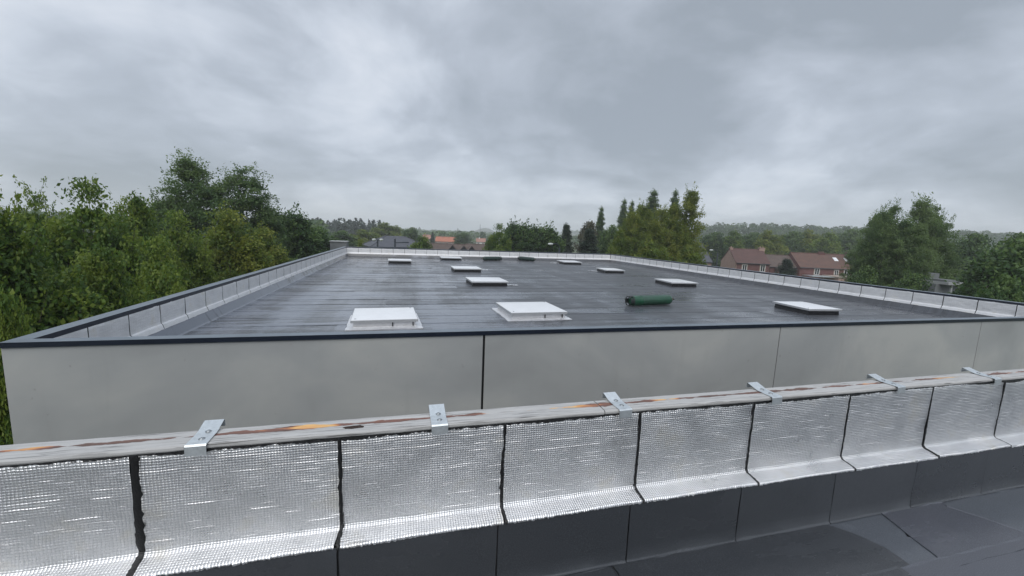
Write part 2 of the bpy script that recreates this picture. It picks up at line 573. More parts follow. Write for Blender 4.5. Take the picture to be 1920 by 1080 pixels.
M['bark'] = simple('tree_bark', (0.085, 0.07, 0.055), 0.9, var=0.35, scale=5, bump=0.03)
M['pole'] = simple('lamp_post_paint', (0.035, 0.045, 0.055), 0.5)
M['lamp_glass'] = simple('lamp_head_plastic', (0.55, 0.58, 0.56), 0.4)
M['leaf_maple'] = leaf_mat('maple_leaves', (0.0336, 0.0792, 0.0168), (0.0792, 0.1560, 0.0264), (0.2040, 0.2700, 0.0432))
M['leaf_yellow'] = leaf_mat('yellow_green_leaves', (0.0600, 0.1104, 0.0168), (0.1260, 0.1920, 0.0288), (0.2400, 0.2700, 0.0432))
M['leaf_willow'] = leaf_mat('grey_green_leaves', (0.0456, 0.0960, 0.0312), (0.0912, 0.1584, 0.0528), (0.1620, 0.2340, 0.0792))
M['leaf_dark'] = leaf_mat('dark_leaves', (0.0240, 0.0600, 0.0192), (0.0504, 0.1080, 0.0288), (0.1080, 0.1740, 0.0432), 0.35)
M['leaf_conifer'] = leaf_mat('conifer_needles', (0.014, 0.030, 0.020), (0.026, 0.048, 0.030), (0.050, 0.075, 0.040), 0.15)
M['leaf_copper'] = leaf_mat('brownish_leaves', (0.040, 0.042, 0.026), (0.066, 0.066, 0.038), (0.105, 0.105, 0.06), 0.25)

# ------------------------------------------------------------------ ground and hills
FH = np.array([CF[0], CF[1]]) / math.hypot(CF[0], CF[1])
RH = np.array([FH[1], -FH[0]])


def sstep(a, b, x):
    t = np.clip((x - a) / (b - a), 0, 1)
    return t * t * (3 - 2 * t)


def ground_z(X, Y):
    px, py = np.asarray(X, float) - CAM[0], np.asarray(Y, float) - CAM[1]
    s = px * FH[0] + py * FH[1]
    t = px * RH[0] + py * RH[1]
    d = np.hypot(px, py)
    z = -6.2 - 1.6 * sstep(25, 90, d)
    z = z + 20.0 * sstep(210, 430, s) * sstep(120, 230, t)
    z = z + 1.2 * np.sin(px * 0.011 + 1.0) * np.sin(py * 0.009) * sstep(120, 300, d)
    return z


def build_ground():
    rr = np.concatenate([np.linspace(2, 60, 12), np.geomspace(70, 2500, 40)])
    na = 120
    v = [(CAM[0], CAM[1], float(ground_z(CAM[0], CAM[1])))]
    for r in rr:
        a = np.arange(na) * 2 * math.pi / na
        X, Y = CAM[0] + r * np.cos(a), CAM[1] + r * np.sin(a)
        v += list(zip(X, Y, ground_z(X, Y)))
    f = [(0, 1 + k, 1 + (k + 1) % na) for k in range(na)]
    for i in range(len(rr) - 1):
        b = 1 + i * na
        f += [(b + k, b + na + k, b + na + (k + 1) % na, b + (k + 1) % na) for k in range(na)]
    m, t, b_ = mat('rough_grass_ground')
    g = t.new('ShaderNodeNewGeometry').outputs['Position']
    n = t.noise(g, 0.02, 6, 0.6)
    n2 = t.noise(g, 0.8, 4, 0.6)
    c = t.ramp(n, [(0.35, (0.035, 0.060, 0.020)), (0.52, (0.060, 0.082, 0.028)), (0.68, (0.12, 0.12, 0.055))])
    c = t.mix(t.remap(n2, 0.4, 0.7, 0, 0.5), c, (0.03, 0.045, 0.018))
    t.put(b_.inputs['Base Color'], c)
    b_.inputs['Roughness'].default_value = 0.95
    obj('ground', v, f, m, kind='structure', smooth=True)


build_ground()

# ------------------------------------------------------------------ the long flat-roofed building
BL, BW, CW, HC = 28.99, 24.0, 0.194, 0.067
ZR = -0.76
GZ = -6.4
PITCH = BW / 26.0
bld = thing('flat_roofed_building', 'long low concrete building with dark felted flat roof and foil lined parapets', 'building', (0, 0, 0))


def panels(side):
    """concrete wall panels, each a slab of its own with recessed joints"""
    n = 4 if side in ('front', 'back') else 5
    total = BW if side in ('front', 'back') else BL
    edges = {'front': [0.0, 5.985, 11.96, 17.95, 24.0]}.get(side, [total * i / n for i in range(n + 1)])
    for i in range(n):
        a, b = edges[i], edges[i + 1]
        ga = 0.018 if (side == 'front' and i == 1) else 0.009
        gb = 0.018 if (side == 'front' and i == 0) else 0.009
        a2, b2 = a + (ga if i else 0.0), b - (gb if i < n - 1 else 0.0)
        mb = MB()
        if side == 'front':
            mb.box(a2, b2, 0.02, 0.17, GZ, -0.03, 0.006)
        elif side == 'back':
            mb.box(a2, b2, BL - 0.17, BL - 0.02, GZ, -0.03, 0.006)
        elif side == 'left':
            mb.box(0.02, 0.165, max(a2, 0.172), min(b2, BL - 0.172), GZ, -0.03, 0.006)
        else:
            mb.box(BW - 0.165, BW - 0.02, max(a2, 0.172), min(b2, BL - 0.172), GZ, -0.03, 0.006)
        mb.build('concrete_panel', M['concrete'], bld)


for s_ in ('front', 'left', 'right', 'back'):
    panels(s_)
# joint fillers set back between the front panels
for X, wd, mt in ((5.985, 0.0175, 'bitumen'), (11.96, 0.0085, 'sealant'), (17.95, 0.0075, 'sealant')):
    MB().box(X - wd, X + wd, 0.034 if wd > 0.01 else 0.026, 0.15, GZ, -0.04).build('joint_filler', M[mt], bld)

# copings: flat metal caps with turned-down edges, mitred at the corners
def coping(side):
    mb = MB()
    x0, x1, y0, y1 = 0.0, BW, 0.0, BL
    i0, i1, j0, j1 = CW, BW - CW, CW, BL - CW
    t = 0.012
    q = {'front': [(x0, y0), (x1, y0), (i1, j0), (i0, j0)], 'back': [(x1, y1), (x0, y1), (i0, j1), (i1, j1)],
         'left': [(x0, y1), (x0, y0), (i0, j0), (i0, j1)], 'right': [(x1, y0), (x1, y1), (i1, j1), (i1, j0)]}[side]
    e = 0.001
    cx, cy = sum(p[0] for p in q) / 4, sum(p[1] for p in q) / 4
    q = [(x + (e if x < cx else -e) * (side in ('front', 'back')), y + (e if y < cy else -e) * (side in ('left', 'right'))) for x, y in q]
    top = [(x, y, -0.006 if k >= 2 else 0.0) for k, (x, y) in enumerate(q)]
    bot = [(x, y, z - t) for x, y, z in top]
    mb.add(top + bot, [(0, 1, 2, 3), (7, 6, 5, 4), (0, 4, 5, 1), (1, 5, 6, 2), (2, 6, 7, 3), (3, 7, 4, 0)])
    # outer and inner fascias
    for (a, b, inward) in ((q[0], q[1], 1), (q[2], q[3], 1)):
        dx_, dy_ = b[0] - a[0], b[1] - a[1]
        L = math.hypot(dx_, dy_)
        nx, ny = -dy_ / L, dx_ / L
        off = 0.010
        z0 = -t + 0.001 if a == q[0] else -t - 0.005
        z1 = -HC if a == q[0] else -HC - 0.012
        v = [(a[0], a[1], z0), (b[0], b[1], z0), (b[0], b[1], z1), (a[0], a[1], z1)]
        v += [(p[0] + nx * off, p[1] + ny * off, p[2]) for p in v]
        mb.add(v, [(0, 1, 2, 3), (7, 6, 5, 4), (0, 4, 5, 1), (2, 6, 7, 3), (1, 5, 6, 2), (0, 3, 7, 4)])
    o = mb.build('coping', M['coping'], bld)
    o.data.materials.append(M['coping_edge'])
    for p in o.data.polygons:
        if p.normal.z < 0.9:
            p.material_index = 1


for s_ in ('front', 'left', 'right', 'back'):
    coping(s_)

# inside of the parapet: black upstand behind the foil, darker skirt below it
LIN = CW - 0.012
MB().box(0.17, LIN, LIN, BL - LIN, ZR - 0.05, -0.03).build('upstand', M['bitumen'], bld)
MB().box(BW - LIN, BW - 0.17, LIN, BL - LIN, ZR - 0.05, -0.03).build('upstand', M['bitumen'], bld)
MB().box(0.172, BW - 0.172, BL - LIN, BL - 0.172, ZR - 0.05, -0.03).build('upstand', M['bitumen'], bld)
MB().box(0.172, BW - 0.172, 0.172, LIN, ZR - 0.05, -0.03).build('upstand', M['bitumen'], bld)


def foil_path(top, fold, out, drop, lip, n_v=10, n_f=4, n_o=5):
    """cross-section (outwards, z) of a foil sheet: upright, rounded fold, sloping ledge, small lip"""
    p = [(-0.0035, top + 0.001)] + [(0.0012 if i == 0 else 0.0, top - 0.007 + (fold - top + 0.007) * i / n_v) for i in range(n_v)]
    r = min(0.03, out * 0.4)
    for i in range(n_f + 1):
        a = math.pi / 2 * i / n_f
        p.append((r * (1 - math.cos(a)), fold + r - r * math.sin(a) - 0.0))
    for i in range(1, n_o + 1):
        k = i / n_o
        p.append((r + (out - r) * k, fold - drop * k ** 1.3))
    p.append((out + 0.004, fold - drop - lip))
    return p


def foil_sheet_mesh(name, width, path, nx, seed, rag=0.004, buckle=0.002, side_rag=0.003):
    r = np.random.default_rng(seed)
    v, uv, f = [], [], []
    n = len(path)
    arc = [0.0]
    for a, b in zip(path, path[1:]):
        arc.append(arc[-1] + math.hypot(b[0] - a[0], b[1] - a[1]))
    ph = r.uniform(0, 6.28, 6)
    edge_l = np.cumsum(r.normal(0, side_rag * 0.6, n)); edge_l -= edge_l.mean()
    edge_r = np.cumsum(r.normal(0, side_rag * 0.6, n)); edge_r -= edge_r.mean()
    for j in range(n):
        for i in range(nx + 1):
            k = i / nx
            x = k * width + edge_l[j] * (1 - k) ** 8 + edge_r[j] * k ** 8
            y, z = path[j]
            bk = buckle * (math.sin(x * 9 + ph[0] + z * 4) + 0.6 * math.sin(x * 23 + ph[1] - z * 14) + 0.5 * math.sin(z * 31 + ph[2] + x * 3))
            jit_t = jit_b = 0.0
            if j <= 1:
                jit_t = r.normal(0, rag) * (1.0 if j == 0 else 0.5)
            if j >= n - 2:
                jit_b = r.normal(0, rag * (1.0 if j == n - 1 else 0.35)) + rag * 1.2 * math.sin(x * 7 + ph[3])
            v.append((x, -(y + bk * (0.4 + (j < n - 6)) + (abs(jit_b) * 0.4)), z + jit_t + jit_b + (0.4 * bk if j >= n - 6 else 0)))
            uv.append((x, arc[j]))
    for j in range(n - 1):
        for i in range(nx):
            a = j * (nx + 1) + i
            f.append((a, a + nx + 1, a + nx + 2, a + 1))
    me = bpy.data.meshes.new(name)
    me.from_pydata(v, [], f)
    me.polygons.foreach_set('use_smooth', [True] * len(me.polygons))
    lay = me.uv_layers.new(name='UVMap')
    idx = np.zeros(len(me.loops), dtype=np.int32)
    me.loops.foreach_get('vertex_index', idx)
    lay.data.foreach_set('uv', np.asarray(uv, dtype=np.float32)[idx].ravel())
    return me


far_path = foil_path(-0.066, -0.45, 0.045, 0.085, 0.012, 6, 3, 3)
far_foils = [foil_sheet_mesh('foil_sheet', PITCH - 0.022, far_path, 10, 100 + k, 0.002, 0.0016, 0.001) for k in range(4)]
for k in far_foils:
    k.materials.append(M['foil_far'])
FO = LIN + 0.008          # face of the foil
for k in range(26):       # back wall, seen across the roof
    link('foil_sheet', far_foils[k % 4], None, bld, (FO + 0.012 + (BW - 2 * FO) * k / 26, BL - FO, 0), None)
nside = 31
pl = (BL - 2 * FO) / nside
for k in range(nside):    # long sides
    link('foil_sheet', far_foils[(k + 1) % 4], None, bld, (FO, FO + pl * k + 0.012, 0), None, (0, 0, math.pi / 2))
    link('foil_sheet', far_foils[(k + 2) % 4], None, bld, (BW - FO, FO + pl * (k + 1) - 0.012, 0), None, (0, 0, -math.pi / 2))
# black seams between the foil sheets
def far_seams():
    me = bpy.data.meshes.new('seam_strip')
    mb = MB()
    mb.box(-0.009, 0.009, -0.003, 0.006, -0.42, -0.07)
    me.from_pydata(mb.v, [], mb.f)
    me.materials.append(M['bitumen'])
    for k in range(1, 26):
        link('seam_strip', me, None, bld, (FO + (BW - 2 * FO) * k / 26, BL - FO, 0))
    for k in range(1, nside):
        link('seam_strip', me, None, bld, (FO, FO + pl * k, 0), None, (0, 0, math.pi / 2))
        link('seam_strip', me, None, bld, (BW - FO, FO + pl * k, 0), None, (0, 0, -math.pi / 2))


far_seams()
SK = FO + 0.042
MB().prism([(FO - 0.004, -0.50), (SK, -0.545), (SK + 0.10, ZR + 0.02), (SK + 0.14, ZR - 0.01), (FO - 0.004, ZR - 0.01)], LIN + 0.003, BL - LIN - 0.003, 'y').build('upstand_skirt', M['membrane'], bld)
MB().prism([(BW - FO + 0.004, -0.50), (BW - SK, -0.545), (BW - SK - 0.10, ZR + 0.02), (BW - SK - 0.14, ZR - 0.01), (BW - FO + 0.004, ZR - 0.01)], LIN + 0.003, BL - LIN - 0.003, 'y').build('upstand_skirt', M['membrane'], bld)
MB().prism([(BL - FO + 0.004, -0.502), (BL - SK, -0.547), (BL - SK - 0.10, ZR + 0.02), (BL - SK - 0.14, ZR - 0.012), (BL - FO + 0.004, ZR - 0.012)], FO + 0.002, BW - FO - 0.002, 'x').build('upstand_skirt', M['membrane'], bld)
MB().box(BW - FO - 0.03, BW - FO - 0.004, BL - FO - 0.03, BL - FO - 0.004, ZR, -0.07).build('corner_strip', M['bitumen'], bld)

# roof deck and felt sheets laid in overlapping rows
MB().box(0.172, BW - 0.172, 0.172, BL - 0.172, ZR - 0.35, ZR - 0.014).build('roof_deck', M['bitumen'], bld)


def felt_rows():
    y = BL - SK - 0.02
    row = 0
    r = random.Random(5)
    while y > 0.3:
        y0 = max(y - 0.97, 0.21)
        x = 0.24
        first = r.uniform(1.5, 7.0)
        k = 0
        while x < BW - 0.25:
            ln = first if k == 0 else 7.4
            x1 = min(x + ln, BW - 0.24)
            if BW - 0.24 - x1 < 0.6:
                x1 = BW - 0.24
            zt = ZR - 0.006 + 0.004 * (k % 2) + r.uniform(-0.0006, 0.0006)
            # rear edge tucked under the next row, front edge lying proud
            wob = [r.uniform(-0.012, 0.012) for _ in range(9)]
            v, f = [], []
            n = 8
            for i in range(n + 1):
                xx = x + (x1 - x) * i / n
                yy0 = y0 + wob[i]
                lift = 0.001 + 0.0028 * r.random()
                v += [(xx, y, zt - 0.0045), (xx, (y + y0) / 2, zt + 0.001), (xx, yy0 + 0.03, zt + lift * 0.7), (xx, yy0, zt + lift), (xx, yy0 - 0.001, zt - 0.008)]
            for i in range(n):
                for j in range(4):
                    a = i * 5 + j
                    f.append((a, a + 1, a + 6, a + 5))
            e = len(v) - 5
            f += [(0, 4, 3, 2, 1), (e, e + 1, e + 2, e + 3, e + 4)]
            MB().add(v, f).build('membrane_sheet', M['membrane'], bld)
            x = x1 - 0.004
            k += 1
        y -= 0.915
        row += 1


felt_rows()

# ------------------------------------------------------------------ skylights on the roof
SKY_GROUP = 'skylights on the flat roof'


def make_skylight(label, fl, fr, rot, silver, marks):
    zt = ZR + 0.235
    a, b = on_z(*fl, zt), on_z(*fr, zt)
    wd = float(np.linalg.norm(b - a))
    wd = min(wd, 1.68)
    mid = (a + b) / 2
    deep = 1.18 if rot < -0.03 else 1.0      # the right row is a little longer than wide
    cy = mid[1] + wd * 0.5 * deep
    cx = mid[0] + math.sin(-rot) * wd * 0.5 * deep
    root = thing('skylight', label, 'skylight', (cx, cy, ZR), rot, SKY_GROUP)
    root.scale = (1, deep, 1)
    h = wd / 2
    kb = h - 0.065
    km = M['foil_kerb'] if silver else M['kerb_black']
    mb = MB()
    mb.prism([(-kb - 0.03, 0.0), (kb + 0.03, 0.0), (kb, 0.15), (-kb, 0.15)], -kb - 0.002, kb + 0.002, 'y')
    mb.build('kerb', km, root)
    if silver:
        fw = h + 0.10
        r = random.Random(int(wd * 1000) + len(label))
        n = 9
        ring_o, ring_i = [], []
        for s in range(4):
            for i in range(n):
                k = -1 + 2 * i / n
                ox, oy = [(k, -1), (1, k), (-k, 1), (-1, -k)][s]
                ring_o.append((ox * fw + r.uniform(-0.012, 0.012), oy * fw + r.uniform(-0.012, 0.012), 0.014 + r.uniform(0, 0.008)))
                ring_i.append((ox * (kb + 0.012), oy * (kb + 0.012), 0.05))
        nn = 4 * n
        v = ring_o + ring_i + [(x, y, 0.0) for x, y, z in ring_o]
        f = [(i, (i + 1) % nn, nn + (i + 1) % nn, nn + i) for i in range(nn)] + [(2 * nn + i, 2 * nn + (i + 1) % nn, (i + 1) % nn, i) for i in range(nn)]
        MB().add(v, f).build('foil_flange', M['foil_kerb'], root)
        for px in marks:
            MB().box(px * kb - 0.012, px * kb + 0.012, -kb - 0.034, -kb - 0.018, 0.03, 0.145).build('seam_strip', M['bitumen'], root)
    MB().box(-h, h, -h, h, 0.147, 0.215, 0.006).build('lid_frame', M['lid_frame'], root)
    # shallow domed white lid
    n = 8
    v, f = [], []
    for j in range(n + 1):
        for i in range(n + 1):
            s, t_ = -1 + 2 * i / n, -1 + 2 * j / n
            v.append((s * (h - 0.012), t_ * (h - 0.012), 0.2155 + 0.022 * (1 - max(abs(s), abs(t_)) ** 4)))
    for j in range(n):
        for i in range(n):
            a_ = j * (n + 1) + i
            f.append((a_, a_ + 1, a_ + n + 2, a_ + n + 1))
    obj('lid', v, f, M['lid'], root, None, True)
    mb = MB()
    for sx, sy in ((-1, -1), (1, 1)):
        mb = MB()
        mb.box(sx * (h - 0.10) - 0.02, sx * (h - 0.10) + 0.02, sy * (h - 0.12) - 0.012, sy * (h - 0.12) + 0.012, 0.217, 0.232, 0.003)
        mb.build('clip', M['screw'], root)
    return root


SKYL = [
    ('white skylight on foil covered kerb close to front edge, left of the foil kerbed pair', (656.5, 600.5), (783.5, 595.5), 0.05, True, (0.25, 0.93)),
    ('white skylight on foil covered kerb close to front edge, right of the foil kerbed pair', (960, 586), (1063, 582.5), 0.04, True, (0.22, 0.90)),
    ('white skylight on black kerb directly behind the right foil kerbed skylight', (886, 527.5), (952, 526.5), 0.03, False, ()),
    ('white skylight on black kerb, third back in the middle row, mid roof', (853, 503.2), (902, 502.8), 0.02, False, ()),
    ('far white skylight on black kerb standing alone near the left back corner', (729, 488), (770, 487.5), 0.02, False, ()),
    ('farthest white skylight of the middle row, left of the dark cylinders', (829, 483), (864.5, 482.7), 0.0, False, ()),
    ('large white skylight on black kerb at right front, nearest of the right row', (1516, 578), (1583, 579.5), -0.09, False, ()),
    ('white skylight on black kerb behind the green cylinder, second in the right row', (1259, 528.5), (1311, 530), -0.08, False, ()),
    ('white skylight on black kerb, third back in the right row', (1134, 505), (1174, 506.8), -0.08, False, ()),
    ('small looking white skylight, farthest of the right row, near the far parapet', (1057, 489.6), (1092, 492), -0.06, False, ()),
]
for a_ in SKYL:
    make_skylight(*a_)

# scraps of white foil left beside some skylights
def foil_scrap(label, u, y, lx, ly, seed):
    r = random.Random(seed)
    p = on_z(u, y, ZR + 0.004)
    n = 10
    v, f = [], []
    for j in range(4):
        for i in range(n + 1):
            v.append(((i / n - 0.5) * lx + r.uniform(-0.01, 0.01), (j / 3 - 0.5) * ly + r.uniform(-0.012, 0.012), 0.008 + 0.035 * abs(math.sin(i * 0.9 + j + seed)) * r.random()))
    for j in range(3):
        for i in range(n):
            a = j * (n + 1) + i
            f.append((a, a + 1, a + n + 2, a + n + 1))
    o = obj('foil_scrap', v, f, M['foil_kerb'], None, p, True)
    tag(o, label, 'foil', 'foil offcuts beside skylights')


foil_scrap('strip of silver foil on the roof right of the skylight behind the foil kerbed pair', 959, 535, 0.55, 0.22, 1)
foil_scrap('strip of silver foil right of the third skylight of the middle row', 905, 506.5, 0.7, 0.3, 2)
foil_scrap('sliver of silver foil right of the farthest middle row skylight', 870, 488.5, 0.8, 0.35, 3)
foil_scrap('sliver of silver foil left of the farthest right row skylight', 1043, 493.5, 1.1, 0.35, 4)
foil_scrap('sliver of silver foil left of the third skylight in the right row', 1112, 508.6, 0.6, 0.3, 5)

# ------------------------------------------------------------------ gas cylinders lying on the roof
def make_cylinder(label, a, b, paint, rad=0.178):
    a, b = np.array(a), np.array(b)
    d = b - a
    L = float(np.linalg.norm(d))
    root = thing('gas_cylinder', label, 'gas cylinder', ((a[0] + b[0]) / 2, (a[1] + b[1]) / 2, ZR + 0.012), math.atan2(d[1], d[0]), 'gas cylinders lying on the roof')
    h = L / 2
    prof = [(-h + 0.10, 0.0), (-h + 0.102, rad * 0.35), (-h + 0.115, rad * 0.70), (-h + 0.15, rad * 0.93), (-h + 0.20, rad)]
    prof += [(-h + 0.5, rad), (-h + 0.505, rad * 1.02), (-h + 0.53, rad * 1.02), (-h + 0.535, rad)]
    prof += [(h - 0.30, rad), (h - 0.24, rad * 0.95), (h - 0.18, rad * 0.78), (h - 0.14, rad * 0.5), (h - 0.125, rad * 0.24), (h - 0.10, rad * 0.2), (h - 0.10, 0)]
    MB().lathe(prof).build('body', paint, root, (0, 0, rad), True)
    # foot ring with four openings
    ring = MB()
    n = 32
    for k in range(n):
        a0, a1 = 2 * math.pi * k / n, 2 * math.pi * (k + 1) / n
        open_ = (k % 8) in (2, 3, 4)
        for (s0, s1) in (((-h, -h + 0.035), (-h + 0.12, -h + 0.17)) if open_ else ((-h, -h + 0.17),)):
            v = []
            for s in (s0, s1):
                for rr_ in (rad * 0.96, rad * 0.90):
                    for aa in (a0, a1):
                        v.append((s, rr_ * math.cos(aa), rr_ * math.sin(aa)))
            ring.add(v, [(0, 1, 5, 4), (2, 6, 7, 3), (0, 2, 3, 1), (4, 5, 7, 6), (0, 4, 6, 2), (1, 3, 7, 5)])
    ring.build('foot_ring', M['steel_dark'], root, (0, 0, rad))
    mb = MB()
    mb.tube([(h - 0.105, 0, 0), (h - 0.03, 0, 0)], [0.028, 0.022], 10)
    mb.tube([(h - 0.06, 0, 0), (h - 0.055, 0.0, 0.05)], 0.014, 8)
    v_ = mb.build('valve', M['brass'], root, (0, 0, rad))
    MB().lathe([(h - 0.03, 0.0), (h - 0.03, 0.034), (h, 0.034), (h, 0.0)], 12).build('hand_wheel', M['steel_dark'], v_)
    return root


make_cylinder('bright dark green gas cylinder lying on the roof right of the foil kerbed skylights', on_z(1177, 574.5, ZR)[:2], on_z(1262, 571, ZR)[:2], M['cyl_green'])
make_cylinder('blackish gas cylinder far back on the roof, left of two near the far parapet', on_z(939, 488.8, ZR)[:2], on_z(903, 489.2, ZR)[:2], M['cyl_dark'])
make_cylinder('blackish gas cylinder far back on the roof, right of two near the far parapet', on_z(972.5, 488, ZR)[:2], on_z(1004.5, 491.0, ZR)[:2], M['cyl_dark'])

# ------------------------------------------------------------------ the foreground building we stand on
YN, ZN, XN = -3.94, 0.417, 3.489
ZB = -0.56
FX0, FX1 = XN - 5 * PITCH, XN + 14 * PITCH
near = thing('foreground_building', 'foreground roof with black felt and foil lined parapet under a peeling timber plank', 'building', (0, 0, 0))
MB().box(FX0, FX1, YN + 0.012, YN + 0.20, GZ, ZN + 0.006).build('wall', M['render_grey'], near)
MB().box(FX0, FX1, YN + 0.004, YN + 0.0115, ZB - 0.1, ZN + 0.004).build('upstand', M['bitumen'], near)
MB().box(FX0, FX1, -14.0, YN + 0.0035, GZ, ZB - 0.02).build('roof_deck', M['bitumen'], near)

near_path = foil_path(0.0, -0.535, 0.112, 0.016, 0.014, 14, 5, 7)
r_ = random.Random(3)
gaps = {0: 0.030}
for k in range(-5, 14):
    g0 = gaps.get(k, r_.uniform(0.011, 0.019)) / 2
    g1 = gaps.get(k + 1, r_.uniform(0.011, 0.019)) / 2
    me = foil_sheet_mesh('foil_sheet', PITCH - g0 - g1, near_path, 120, 500 + k, 0.0026, 0.0013, 0.0022)
    link('foil_sheet', me, M['foil'], near, (XN + PITCH * k + g0, YN - 0.004, ZN + r_.uniform(-0.006, 0.003)))


def bead(k):
    """black bitumen squeezed out along a seam, wandering and uneven"""
    r = random.Random(900 + k)
    w0 = gaps.get(k, 0.015) * 0.5
    path = foil_path(0.012, -0.535, 0.112, 0.016, 0.02, 26, 5, 9)
    v, f = [], []
    x = 0.0
    for i, (o_, z) in enumerate(path):
        x += r.uniform(-0.0016, 0.0016)
        x *= 0.93
        wl, wr = w0 * r.uniform(0.8, 1.6), w0 * r.uniform(0.8, 1.6)
        if r.random() < 0.12:
            wl += r.uniform(0, 0.006)
        lift = 0.003
        up = 0.003 if i > 28 else 0.0
        v += [(x - wl, -o_ - 0.0005, z + up * 0.3), (x - wl * 0.5, -o_ - lift, z + up), (x + wr * 0.5, -o_ - lift, z + up), (x + wr, -o_ - 0.0005, z + up * 0.3)]
    for i in range(len(path) - 1):
        for j in range(3):
            a = i * 4 + j
            f.append((a, a + 1, a + 5, a + 4))
    obj('bitumen_bead', v, f, M['bitumen'], near, (XN + PITCH * k, YN - 0.005, ZN), True)


for k in range(-5, 15):
    bead(k)

# ragged black band of bitumen between plank and foil
def top_band():
    r = random.Random(77)
    v, f = [], []
    n = int((FX1 - FX0) / 0.012)
    d = 0.0
    for i in range(n + 1):
        x = FX0 + (FX1 - FX0) * i / n
        d = 0.92 * d + r.uniform(-0.003, 0.003)
        low = ZN - 0.004 + d * 1.1 + r.uniform(-0.004, 0.003) + 0.006 * math.sin(x * 2.3) 
        v += [(x, YN - 0.0075 - r.uniform(0, 0.003), low), (x, YN - 0.004, ZN + 0.016)]
    f = [(2 * i, 2 * i + 2, 2 * i + 3, 2 * i + 1) for i in range(n)]
    obj('bitumen_band', v, f, M['bitumen'], near)


top_band()

# dark felt skirt below the ledge, in sheets
SKY_ = YN - 0.116
sj = [4.41 + 0.875 * i for i in range(-8, 14)]
for a, b in zip(sj, sj[1:]):
    r = random.Random(int(a * 100))
    v, f = [], []
    zs = [ZN - 0.558, ZN - 0.60, -0.30, -0.45, ZB + 0.018, ZB + 0.008, ZB + 0.006]
    ys = [0, 0.002, 0.001, 0.001, 0.002, 0.009, 0.018]
    n = 10
    for j, (z, yo) in enumerate(zip(zs, ys)):
        for i in range(n + 1):
            x = a + 0.006 + (b - a - 0.010) * i / n + r.uniform(-0.002, 0.002)
            v.append((x, SKY_ - yo - 0.0016 * math.sin(x * 11 + z * 9) - (0.003 if i == n else 0), z + (r.uniform(-0.004, 0.004) if 0 < j < 6 else 0)))
    for j in range(len(zs) - 1):
        for i in range(n):
            q = j * (n + 1) + i
            f.append((q, q + n + 1, q + n + 2, q + 1))
    obj('skirt_sheet', v, f, M['membrane_near'], near, None, True)
MB().box(FX0, FX1, SKY_ + 0.004, YN + 0.0035, ZB - 0.019, ZN - 0.562).build('skirt_core', M['bitumen'], near)


def near_sheet(pts, z, mt, seed, thick=0.005, lift=0.004):
    """a felt sheet on the foreground roof: outline with a wavering, slightly raised edge"""
    r = random.Random(seed)
    out = []
    for (x0, y0), (x1, y1) in zip(pts, pts[1:] + pts[:1]):
        n = max(2, int(math.hypot(x1 - x0, y1 - y0) / 0.12))
        for i in range(n):
            k = i / n
            out.append((x0 + (x1 - x0) * k + r.uniform(-0.005, 0.005), y0 + (y1 - y0) * k + r.uniform(-0.005, 0.005)))
    n = len(out)
    cx, cy = sum(p[0] for p in out) / n, sum(p[1] for p in out) / n
    inner = [(x + (cx - x) * 0.03, y + (cy - y) * 0.03) for x, y in out]
    v = [(x, y, z - thick) for x, y in out] + [(x, y, z + r.uniform(0, lift)) for x, y in out] + [(x, y, z) for x, y in inner]
    f = [(i, (i + 1) % n, n + (i + 1) % n, n + i) for i in range(n)] + [(n + i, n + (i + 1) % n, 2 * n + (i + 1) % n, 2 * n + i) for i in range(n)] + [tuple(range(2 * n, 3 * n))]
    MB().add(v, f).build('membrane_sheet', mt, near)


YK = SKY_ - 0.012
_r = random.Random(8)
_mb = MB()
_p = [(6.06 + _r.uniform(-0.004, 0.004), YK - 0.01 - 0.06 * i, ZB + 0.005) for i in range(9)]
_mb.tube(_p, [0.004 + 0.002 * _r.random() for _ in _p], 6)
_mb.build('bitumen_bead', M['bitumen'], near)
near_sheet([(FX0, -4.95), (6.09, -4.95), (6.075, YK), (FX0, YK)], ZB, M['membrane_near'], 1)
near_sheet([(6.06, -4.56), (8.04, -4.60), (8.06, -4.35), (7.98, -4.19), (7.87, YK), (6.05, YK)], ZB + 0.0045, M['membrane_near'], 2)
near_sheet([(7.80, -4.56), (8.62, -4.56), (8.36, -4.30), (8.50, -4.12), (8.54, YK), (7.80, YK)], ZB + 0.0005, M['membrane_wet_sheen'], 3)
near_sheet([(8.30, -4.58), (9.4, -4.58), (9.25, -4.30), (9.12, -4.12), (9.15, YK), (8.45, YK)], ZB + 0.0055, M['membrane_mid'], 4, lift=0.007)
near_sheet([(8.95, -4.58), (12.6, -4.58), (12.6, YK), (8.95, YK)], ZB + 0.0012, M['membrane_wet_sheen'], 5)
near_sheet([(12.4, -4.58), (FX1, -4.58), (FX1, YK), (12.4, YK)], ZB + 0.004, M['membrane_mid'], 6)
near_sheet([(6.02, -5.45), (8.02, -5.45), (7.94, -4.49), (6.02, -4.50)], ZB + 0.0105, M['membrane_near'], 7)
near_sheet([(7.9, -5.45), (FX1, -5.45), (FX1, -4.48), (7.86, -4.50)], ZB + 0.0075, M['membrane_mid'], 9)
near_sheet([(FX0, -5.85), (FX1, -5.85), (FX1, -4.88), (FX0, -4.88)], ZB - 0.004 + 0.009, M['membrane_near'], 8)
yy = -5.8
for k in range(8):
    near_sheet([(FX0, yy - 0.97), (FX1, yy - 0.97), (FX1, yy), (FX0, yy)], ZB + 0.003 * (k % 2), M['membrane_near'], 20 + k)
    yy -= 0.93

